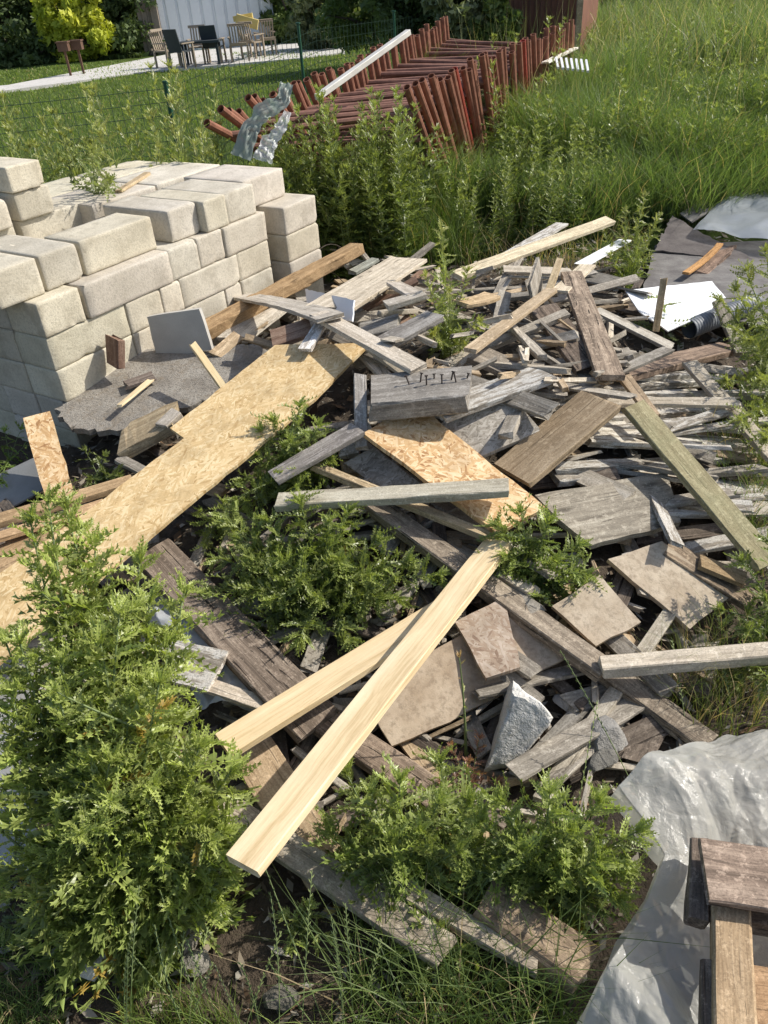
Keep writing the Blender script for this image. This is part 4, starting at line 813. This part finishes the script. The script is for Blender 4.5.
# ------------------------------------------------------------------ litter of chips and splinters
N_=26000; x,y=nprng.uniform(-1.9,3.6,N_),.7+nprng.uniform(0,1,N_)**1.25*6.8; z=np.vectorize(lambda a,b:max(hz(a,b) if (b>1.2 and a>-2.2) else -9,gz(a,b))+.006)(x,y)
an=nprng.uniform(0,2*np.pi,N_); l_=.004+.03*nprng.uniform(0,1,N_)**2.2*(1+.10*y); w_=l_*nprng.uniform(.12,.5,N_); e1=np.stack([np.cos(an),np.sin(an),nprng.uniform(-.4,.4,N_)],1); e2=np.stack([-np.sin(an),np.cos(an),nprng.uniform(-.5,.5,N_)],1); c_=np.stack([x,y,z+.3*l_],1)
VV=np.stack([c_-e1*l_[:,None],c_-e2*w_[:,None],c_+e1*l_[:,None],c_+e2*w_[:,None]],1).reshape(-1,3)
pal_=np.array([(.16,.12,.08),(.30,.25,.18),(.42,.37,.29),(.08,.055,.035),(.22,.14,.08),(.5,.46,.38)])[nprng.integers(0,6,N_)]*nprng.uniform(.5,.95,(N_,1))
fb=FB(); k_=np.arange(N_)*4; fb.add(VV,np.repeat(pal_,4,0),quads=np.stack([k_,k_+1,k_+2,k_+3],1)); tl=NT('wood_litter'); a_=tl.n('ShaderNodeAttribute'); a_.attribute_name='col'
tag(fb.build('wood_litter',tl.done(tl.bsdf(a_.outputs['Color'],.9))),'litter of small wood chips, splinters and dead leaves over the heap','litter',None,'stuff')
# ------------------------------------------------------------------ plastic sheets
FOLD=[(math.cos(a),math.sin(a),f_,m_) for a,f_,m_ in ((.3,.55,1.1),(1.2,.7,.9),(2.1,.6,1.0),(2.8,1.1,.55),(.8,1.5,.4),(1.7,2.1,.3),(2.4,2.9,.2),(.1,3.6,.15))]
def sheetobj(name,mat,rows,nx,ny,label,amp=.03,fs=5,seed=0,lift=.01,cat='plastic sheet',base=None):
    """rows: list of (left px,py, right px,py, height); lofted and crumpled"""
    v=[];f=[]; m=len(rows)-1
    for j in range(ny+1):
        fj=j/ny*m; k=min(m-1,int(fj)); u=fj-k; A=rows[k];B=rows[k+1]
        u=u*u*(3-2*u)*.5+u*.5
        l=(A[0]+(B[0]-A[0])*u,A[1]+(B[1]-A[1])*u); r_=(A[2]+(B[2]-A[2])*u,A[3]+(B[3]-A[3])*u); z=A[4]+(B[4]-A[4])*u
        for i in range(nx+1):
            a=i/nx; x,y=l[0]+(r_[0]-l[0])*a,l[1]+(r_[1]-l[1])*a
            wob=noise.noise(Vector((i*.03+seed,j*.03,seed)))*9; p=at(x+(wob if i<2 else 0),y+(wob if j<2 else 0),z)
            q=Vector((p.x*fs,p.y*fs,seed)); q+=noise.noise_vector(q*.7)*.9
            h=amp*noise.noise(q*.5)*1.3
            for k_,(dx,dy,fr,am) in enumerate(FOLD):
                t_=(q.x*dx+q.y*dy)*fr+k_*1.7+noise.noise(q*.35+Vector((k_*5.,0,0)))*1.6; t_=abs((t_%2)-1)
                h+=amp*am*t_*(.25+1.3*max(0,noise.noise(q*.45+Vector((k_*9.,3,0)))+.35))
            h+=amp*.05*noise.noise(q*9)
            e=min(1,i/6)*1.0
            h*=.35+.65*e
            z2=max(p.z+h,gz(p.x,p.y)+.004); v.append((p.x,p.y,z2))
    for j in range(ny):
        for i in range(nx): k=j*(nx+1)+i; f.append((k,k+1,k+nx+2,k+nx+1))
    return tag(link(name,mesh(name,v,f,True),M[mat]),label,cat)
sheetobj('plastic_sheet','sheet',[(712,752,830,742,.05),(645,780,830,775,.10),(608,806,835,805,.13),(632,835,835,840,.13),(655,872,835,880,.10),(642,905,835,920,.09),(618,948,835,960,.08),(595,990,835,1000,.06),(575,1030,835,1040,.03),(560,1090,835,1100,.01)],210,230,'large milky crumpled plastic sheet draped over the ground in the lower right corner',.055,4.4,2)
sheetobj('plastic_film','film',[(733,188,800,172,.20),(722,200,805,190,.19),(710,213,810,215,.17),(691,232,812,250,.15)],60,40,'thin grey plastic film lying on the dark roofing at the right edge',.022,4.5,6)
sheetobj('plastic_film','bag',[(148,596,205,600,.12),(150,625,235,655,.12),(185,670,262,700,.09),(205,712,258,715,.05)],50,60,'crumpled clear film showing in the gap left of the dark board',.022,14,11)
# ------------------------------------------------------------------ pallet piece, bottom right
pal=empty('pallet',at(730,900,.30),0,'weathered wooden pallet on the plastic sheet at the bottom right corner','pallet')
def pp(name,mat,x0,y0,x1,y1,z,w,t,tint):
    o=add_plank(name,mat,at(x0,y0,z),at(x1,y1,z),w,t,0,tint,.006,.004); mw=o.matrix_world.copy(); o.parent=pal; o.matrix_parent_inverse=Matrix.Translation(-pal.location); o.matrix_basis=mw; return o
a=at(727,880,.30)
pp('stringer','tan',731,868,739,1120,.29,.088,.06,(1.05,.98,.9))
pp('deck_board','brown',704,868,900,895,.335,.165,.022,(1.75,1.6,1.5))
pp('bottom_board','brown',700,838,700,918,.27,.05,.05,(1.1,1.05,1))
pp('bottom_board','brown',712,960,716,1100,.262,.05,.05,(1.0,.95,.9))
pp('deck_board','tan',752,1000,900,1020,.20,.16,.02,(1.0,.85,.75))
pp('bottom_board','brown',745,915,900,938,.24,.03,.06,(.9,.8,.7))
bpy.context.view_layer.update()

# ------------------------------------------------------------------ lawn, fence, terrace, house
def atY(px,py,Y): d=ray(px,py); return CP+d*(Y/d.y)
TZ=.565
v=[at(-260,112,TZ),at(0,91,TZ),at(150,71,TZ),at(300,58,TZ),at(345,52,TZ)]
tv=[]
for p in v: tv.append((p.x,p.y,TZ))
back=[(p.x-.3,p.y+(1.3 if i<2 else 6),TZ) for i,p in enumerate(v)]
n=len(v); vv=tv+back+[(a,b,c-.35) for a,b,c in tv]
ff=[(i,i+1,n+i+1,n+i) for i in range(n-1)]+[(2*n+i,2*n+i+1,i+1,i) for i in range(n-1)]
tag(link('terrace_paving',mesh('terrace_paving',vv,ff),M['plaster']),kind='structure')
A=atY(146,58,27.5); B=atY(274,45,28.5); wl=empty('house',(A.x,A.y,TZ),0,'pale metal clad house wall with brown boarding behind the terrace chairs','house')
def wallseg(name,mat,a,b,zt,rib,dep,par,org):
    m=MB(); d=V((b.x-a.x,b.y-a.y,0)); L=d.length; d.normalize(); nn=V((d.y,-d.x,0)); n=int(L/rib)
    pts=[]
    for i in range(n+1):
        for (o,dd) in ((0,0),(.70,0),(.78,dep),(.92,dep)): pts.append((rib*(i+o),dd))
    for (x,dd) in pts:
        p=a+d*x+nn*dd
        m.v+= [V((p.x,p.y,TZ-.1))-org,V((p.x,p.y,zt))-org]
    for i in range(len(pts)-1): m.f.append((2*i,2*i+2,2*i+3,2*i+1))
    return m.build(name,M[mat],par)
og=V((A.x,A.y,TZ)); C1=A.lerp(B,.13)
wallseg('boarding','wallb',A,C1,7.5,.16,.03,wl,og); wallseg('cladding','wallw',C1,B,7.5,.36,-.06,wl,og)
MB().box(V((C1.x,C1.y-.05,4))-og,(.2,.15,7)).build('corner_post',M['wallb'],wl)
def chair(label,px,py,rz,kind):
    p=at(px,py,TZ); r=empty('garden_chair',(p.x,p.y,TZ),R(rz),label,'chair','chairs on the terrace'); r.scale=(.82,.82,.82); m='fchair'; lean=Matrix.Rotation(R(-14),3,'X')
    for sx in (-1,1):
        MB().box((sx*.26,-.24,.31),(.05,.05,.62)).build('leg',M[m],r); MB().box((sx*.26,.24,.22),(.05,.05,.44)).build('leg',M[m],r)
        MB().box((sx*.27,-.02,.635),(.06,.56,.03)).build('armrest',M[m],r)
    MB().box((0,0,.43),(.50,.50,.035)).build('seat',M['dsling' if kind else m],r)
    b=MB()
    if kind: b.box((0,.30,.72),(.50,.03,.58),lean); b.build('backrest',M['dsling'],r)
    else:
        for i in range(6): b.box((-.21+.084*i,.30,.70),(.04,.025,.50),lean)
        b.box((0,.24,.96),(.52,.035,.07),lean); b.box((0,.34,.48),(.52,.03,.05),lean); b.build('backrest',M[m],r)
    return r
chair('dark sling garden chair, left of the two with dark backs',184,68,150,1)
chair('dark sling garden chair, right of the two, facing the table',216,63,170,1)
chair('weathered wooden garden chair at the far left of the terrace group',169,67,60,0)
chair('weathered wooden garden chair half hidden behind the dark chairs',201,63,0,0)
chair('weathered wooden garden chair right of the dark chairs, back to the lawn',241,61,185,0)
chair('weathered wooden garden chair with a yellow striped cushion over its back',254,58,150,0)
chair('weathered wooden garden chair at the far right of the terrace group',267,55,200,0)
p=at(252,58,TZ); cu=MB().box((p.x,p.y,TZ+.80),(.55,.16,.22),Matrix.Rotation(.3,3,'Y')).box((p.x-.1,p.y+.1,TZ+.90),(.5,.14,.12),Matrix.Rotation(-.1,3,'Y')).build('cushion',M['umb']); tag(cu,'yellow striped cushion draped over a terrace chair back','cushion')
p=at(204,65,TZ); r=empty('garden_table',(p.x,p.y,TZ),0,'low dark garden table between the terrace chairs','table'); MB().box((0,0,.5),(1.0,.6,.05)).build('tabletop',M['dsling'],r)
for sx in (-.42,.42):
    for sy in (-.22,.22): MB().box((sx,sy,.24),(.06,.06,.48)).build('leg',M['dsling'],r)
for i,(x,lab) in enumerate(((70,'rusty brown box lantern on a post at the lawn edge, left one'),(83,'rusty brown box lantern on a post at the lawn edge, right one'))):
    p=at(x+2,80-i*2,.47); r=empty('garden_lantern',(p.x,p.y,p.z),0,lab,'lantern'); MB().box((0,0,.32),(.05,.05,.66)).build('post',M['iron'],r); MB().box((0,0,.70),(.25,.2,.18)).box((0,0,.80),(.29,.24,.03)).build('housing',M['iron'],r); MB().box((0,0,.02),(.26,.26,.05)).build('foot',M['iron'],r)
# wire fence
fl=[V((-11,8.1,0)),V((-1.98,9.3,0)),V((1.1,14.5,0))]
fe=empty('wire_fence',(fl[1].x,fl[1].y,0),0,'green wire mesh fence with steel posts along the lawn','fence'); fo=V((fl[1].x,fl[1].y,0))
mw=MB()
def fp(s):   # distance along fence from the middle post (negative to the left)
    if s<0: return fl[1]+(fl[0]-fl[1]).normalized()*(-s)
    return fl[1]+(fl[2]-fl[1]).normalized()*s
s_=-9.0
while s_<5.8:
    p=fp(s_); g=G(p.x,p.y); 
    mw.tube([V((p.x,p.y,g-.05))-fo,V((p.x,p.y,g+1.12))-fo],.0034,3,False); s_+=.10
for k in range(9):
    for a,b in ((-9,-4.5),(-4.5,0),(0,3),(3,5.8)):
        pa,pb=fp(a),fp(b); mw.tube([V((pa.x,pa.y,G(pa.x,pa.y)+.1+.125*k))-fo,V((pb.x,pb.y,G(pb.x,pb.y)+.1+.125*k))-fo],.0034,3,False)
mw.build('wire_mesh',M['wire'],fe)
for s_ in (-7.8,-5.2,-2.6,0,2.6,5.2):
    p=fp(s_); g=G(p.x,p.y); tz=1.38 if s_==0 else g+1.2
    m=MB().tube([V((p.x,p.y,g-.05))-fo,V((p.x,p.y,tz))-fo],.026 if s_==0 else .02,10); m.tube([V((p.x,p.y,tz))-fo,V((p.x,p.y,tz+.02))-fo],.031,10); m.build('post',M['post'],fe)

# ------------------------------------------------------------------ rusty frames
NR,FR=atY(407,88,7.9),atY(574,21,12.2); NL,FL_=atY(209,117,7.2),atY(446,20,12.8)
NF=42
for i in range(NF):
    u=i/(NF-1); 
    r0=NR.lerp(FR,u)+V((rng.uniform(-.03,.03),rng.uniform(-.03,.03),rng.uniform(-.06,.04))); l0=NL.lerp(FL_,u)+V((rng.uniform(-.03,.03),rng.uniform(-.03,.03),rng.uniform(-.06,.04)))
    ax=(FR-NR).normalized(); la=R(34*(1-u)**1.3+5+rng.uniform(-4,4)); ll=R(46*(1-u)**3.5+14+rng.uniform(-4,4))
    side=(r0-l0).normalized()
    dr=-(V((0,0,1))*math.cos(la)-ax*math.sin(la)) if False else (V((0,0,-1))*math.cos(la)+ax*math.sin(la))
    dl=(V((0,0,-1))*math.cos(ll)+ax*math.sin(ll))
    Lr=rng.uniform(1.0,1.15)
    rt=empty('steel_trestle',r0,0,'rusty red brown tubular steel trestle leaning in the long row','steel trestle','rusty tubular trestles stacked in a row')
    def leg(a,d,rad,mt):
        m=MB(); p0=a-r0; p1=p0+d*Lr; m.tube([p0,p1],rad,10,False); q=len(m.v); m.tube([p0,p0+d*.12],rad*.8,10,False); k=q
        for j in range(10): m.f.append((j,(j+1)%10,q+(j+1)%10,q+j))
        return m.build('leg',M[mt],rt,False)
    leg(r0,dr,.037,'redp' if i in (9,24) else 'rust'); leg(l0,dl,.037,'rust')
    for h in (.30,.62,.95):
        if h==.62 and i%2: continue
        MB().tube([l0-r0+dl*h,dr*h],.027,8).build('crossbar',M['rustdark'],rt)
P_=[atY(317,98,7.7),atY(408,33,8.9)]
tag(add_plank('metal_profile','galv',P_[0]+V((0,0,.03)),P_[1]+V((0,0,.03)),.06,.05,0,(1,1,1),.003,.002),'long pale coated profile lying slanted across the rusty frames','metal profile')
# film strip twisted over the frames
def strip(name,mat,pts,w0,w1,label,cat,seed=0,ny=60,nx=14):
    v=[];f=[]
    for j in range(ny+1):
        u=j/ny*(len(pts)-1); k=min(len(pts)-2,int(u)); p=pts[k].lerp(pts[k+1],u-k); t=(pts[k+1]-pts[k]).normalized(); s_=t.cross(V((0,-.8,.6))).normalized(); nn=s_.cross(t)
        ww=w0+(w1-w0)*j/ny; ww*=1+.4*noise.noise(V((j*.15,seed,0)))
        for i in range(nx+1):
            a=i/nx-.5; v.append(p+s_*a*ww+nn*(abs(noise.noise(V((i*.9,j*.12,seed))))*ww*.5))
    for j in range(ny):
        for i in range(nx): k=j*(nx+1)+i; f.append((k,k+1,k+nx+2,k+nx+1))
    return tag(link(name,mesh(name,v,f,True),M[mat]),label,cat)
M['strip']=plastic('grey_green_strip',(.36,.42,.38),.15,.3)
strip('plastic_strip','strip',[atY(287,84,7.0),atY(283,102,6.9),atY(262,114,6.85),atY(250,130,6.8),atY(241,158,6.7)],.10,.16,'twisted grey green plastic strip hanging over the left end of the frames','plastic strip',3)
strip('plastic_strip','bag',[atY(288,112,6.95),atY(280,130,6.85),atY(268,146,6.8),atY(262,162,6.7)],.06,.16,'crumpled clear film hanging beside the twisted strip above the blocks','plastic strip',9)
# rusty clad shed at the back
ra,rb=atY(508,24,15.5),atY(577,40,14.2); rt=empty('rusty_container',(ra.x,ra.y,G(ra.x,ra.y)),0,'brown rusty sheet clad container behind the row of frames','container')
org=V((ra.x,ra.y,G(ra.x,ra.y)))
m=MB(); n=26
for i in range(n+1):
    p=ra.lerp(rb,i/n); off=.03 if (i//1)%2 else 0
    for z in (0.3,3.2): m.v.append(V((p.x-off,p.y-off,z))-org)
for i in range(n): m.f.append((2*i,2*i+2,2*i+3,2*i+1))
m.build('long_wall',M['tank'],rt)
p=rb; q=rb+V((1.0,2.6,0)); m=MB(); m.v=[V((p.x,p.y,.3))-org,V((q.x,q.y,.3))-org,V((q.x,q.y,3.2))-org,V((p.x,p.y,3.2))-org]; m.f=[(0,1,2,3)]; m.build('end_wall',M['tank'],rt)
MB().box(V((rb.x,rb.y,1.8))-org,(.09,.09,2.9)).build('corner_post',M['tan'],rt); 
m=MB(); m.v=[V((ra.x,ra.y,3.2))-org,V((rb.x,rb.y,3.2))-org,V((q.x,q.y,3.2))-org,V((ra.x+1,ra.y+2.6,3.2))-org]; m.f=[(0,1,2,3)]; m.build('roof',M['tank'],rt)
a,b=atY(545,62,10.9),atY(575,47,12.2)
tag(add_plank('lath','flake',a,b,.10,.02,0,(1.7,1.7,1.65)),'pale lath lying in the grass beside the rusty frames','lath')
for i in range(7):
    a=atY(556+5*i,58+i*.4,10.8); b=atY(558+5*i,68+i*.6,10.5)
    if i==0: rk=empty('slatted_rack',a,0,'small white slatted rack in the grass beside the rusty frames','rack')
    d=b-a; m=MB().tube([a-V(rk.location),b-V(rk.location)],.018,4); m.build('slat',M['whitep'],rk)

# ------------------------------------------------------------------ trees
def tree(label,c,rad,cols,nclump,nleaf,ls,name='tree',cat='tree',group=None,trunk=True,sd=0):
    """c crown centre, rad (x,y,z)"""
    g=G(c.x,c.y); root=empty(name,(c.x,c.y,g),0,label,cat,group); r=np.random.default_rng(sd); cz=c.z-g
    fb=FB(); cc=[]
    while len(cc)<nclump:
        p=r.uniform(-1,1,3); q=np.linalg.norm(p)
        if q<1 and q>.45*r.uniform(0,1) : cc.append(p)
    cc=np.array(cc)*np.array(rad)*r.uniform(.8,1.08,(nclump,1)); cc[:,2]+=cz
    sz=min(rad)*.26
    cen=np.repeat(cc,nleaf,0); N=len(cen); dd=r.normal(0,1,(N,3)); dd/=np.linalg.norm(dd,axis=1)[:,None]; cen=cen+dd*(r.uniform(.2,1,N)**.6*sz)[:,None]*np.array([1.2,1.2,.8])
    cen[:,2]=np.maximum(cen[:,2],.05)
    a=r.normal(0,1,(N,3)); a/=np.linalg.norm(a,axis=1)[:,None]; b=np.cross(a,r.normal(0,1,(N,3))); b/=np.linalg.norm(b,axis=1)[:,None]
    s1=ls*r.uniform(.6,1.3,N)[:,None]; Vv=np.stack([cen-a*s1,cen-b*s1*.45,cen+a*s1,cen+b*s1*.45],1).reshape(-1,3)
    t_=np.repeat(r.uniform(0,1,nclump),nleaf)[:,None]*.7+r.uniform(0,.3,N)[:,None]; col=np.array(cols[0])*(1-t_)+np.array(cols[1])*t_
    k=np.arange(N)*4; fb.add(Vv,np.repeat(col,4,0),quads=np.stack([k,k+1,k+2,k+3],1))
    st=MB(); h=cz; tr=.05*max(rad)+.03
    st.tube([(0,0,-.1),(.05,0,h*.5),(0,.05,h)],[tr,tr*.75,tr*.4],8)
    for i in range(6):
        p=cc[i*3%nclump]; st.tube([(0,0,h*(.35+.08*i)),(p[0]*.5,p[1]*.5,(p[2]+h*.6)/2),tuple(p)],[tr*.45,tr*.3,tr*.1],6)
    st.build('trunk',M['bark'],root,True); fb.build('crown','foliage',root)
    return root
DK=((.035,.06,.022),(.11,.155,.055)); MD=((.05,.085,.025),(.12,.17,.05)); YL=((.20,.26,.03),(.42,.45,.06)); PG=((.07,.10,.05),(.17,.20,.10))
T=[('dark leafy tree at the left edge behind the lawn',8,20,21,(2.0,1.6,2.1),DK,70),('dark tree above the yellow bush',75,-30,22.5,(2.1,1.6,1.9),DK,70),('dark green bush between the yellow bush and the house wall',118,30,20,(1.15,.9,1.5),DK,60),('dark tree close to the house corner',135,-25,21,(1.3,1.2,1.5),MD,50),
('bright yellow green bush glowing among the dark trees',78,26,19.3,(.75,.7,.95),YL,40),('low dark shrub at the left edge of the lawn',28,60,19.6,(1.3,.8,.7),DK,40),('low shrub under the yellow bush',92,62,19.8,(.9,.6,.55),DK,30),
('green shrub right of the house wall',292,18,20.5,(.7,.6,1.2),MD,50),('pale leafy shrub behind the left row of frames',330,12,18,(.9,.7,.9),PG,45),('mid green tree behind the frames',372,-8,19,(1.2,1,1.3),MD,50),('leafy tree overhanging the far frames',418,2,16.5,(.8,.8,.9),DK,45),('grey green shrub against the rusty container',462,8,14.4,(.55,.5,.55),PG,45),('bush between the frames and the container',490,24,14.2,(.4,.4,.45),MD,30),
('dark tree behind the container',520,-45,24,(1.8,1.5,1.4),DK,50),('dark bush at the top of the meadow, left of centre',655,0,26,(1.6,1.2,.9),DK,60),('dark bush at the top of the meadow beside the pale one',700,-4,27,(1.4,1.2,.9),MD,50),('dark bush at the upper right corner of the meadow',762,-2,24,(1.5,1.2,1.0),DK,60),('pale straw coloured bush in the upper meadow',735,14,23,(.7,.6,.45),((.2,.2,.09),(.36,.33,.17)),30),('pale green bush at the top of the meadow beside the container',605,-8,24,(1.2,1,.7),PG,40)]
for i,(lab,px,py,Y,rad,cl,nc) in enumerate(T): k_=1.4 if px<340 else 1; tree(lab,atY(px,py,Y*k_),tuple(q*k_ for q in rad),cl,nc*2,80,.075*k_ if Y<22 else .09*k_,sd=i+1,name='tree' if 'tree' in lab else 'bush',cat='tree' if 'tree' in lab else 'bush')
for i in range(18):
    x=-42+i*5.2+rng.uniform(-1,1); y=62+rng.uniform(-5,8)+.2*x
    tree('distant dark tree in the far tree line behind everything',V((x,y,3.6)),(4.6,3.5,3.8+rng.uniform(-.8,1.2)),((.05,.075,.035),(.12,.16,.07)),60,60,.32,group='distant tree line',sd=60+i)
rng.seed(99)
weeds(7,0,0,0,0,.9,'tall weed in front of the left end of the frames','weeds at the left end of the frames',((.075,.12,.035),(.10,.155,.045),(.15,.20,.065)),edge=lambda a,b:(-1.05+a*.5,6.9+b*.3),dens=40,Ls=(.13,.05))
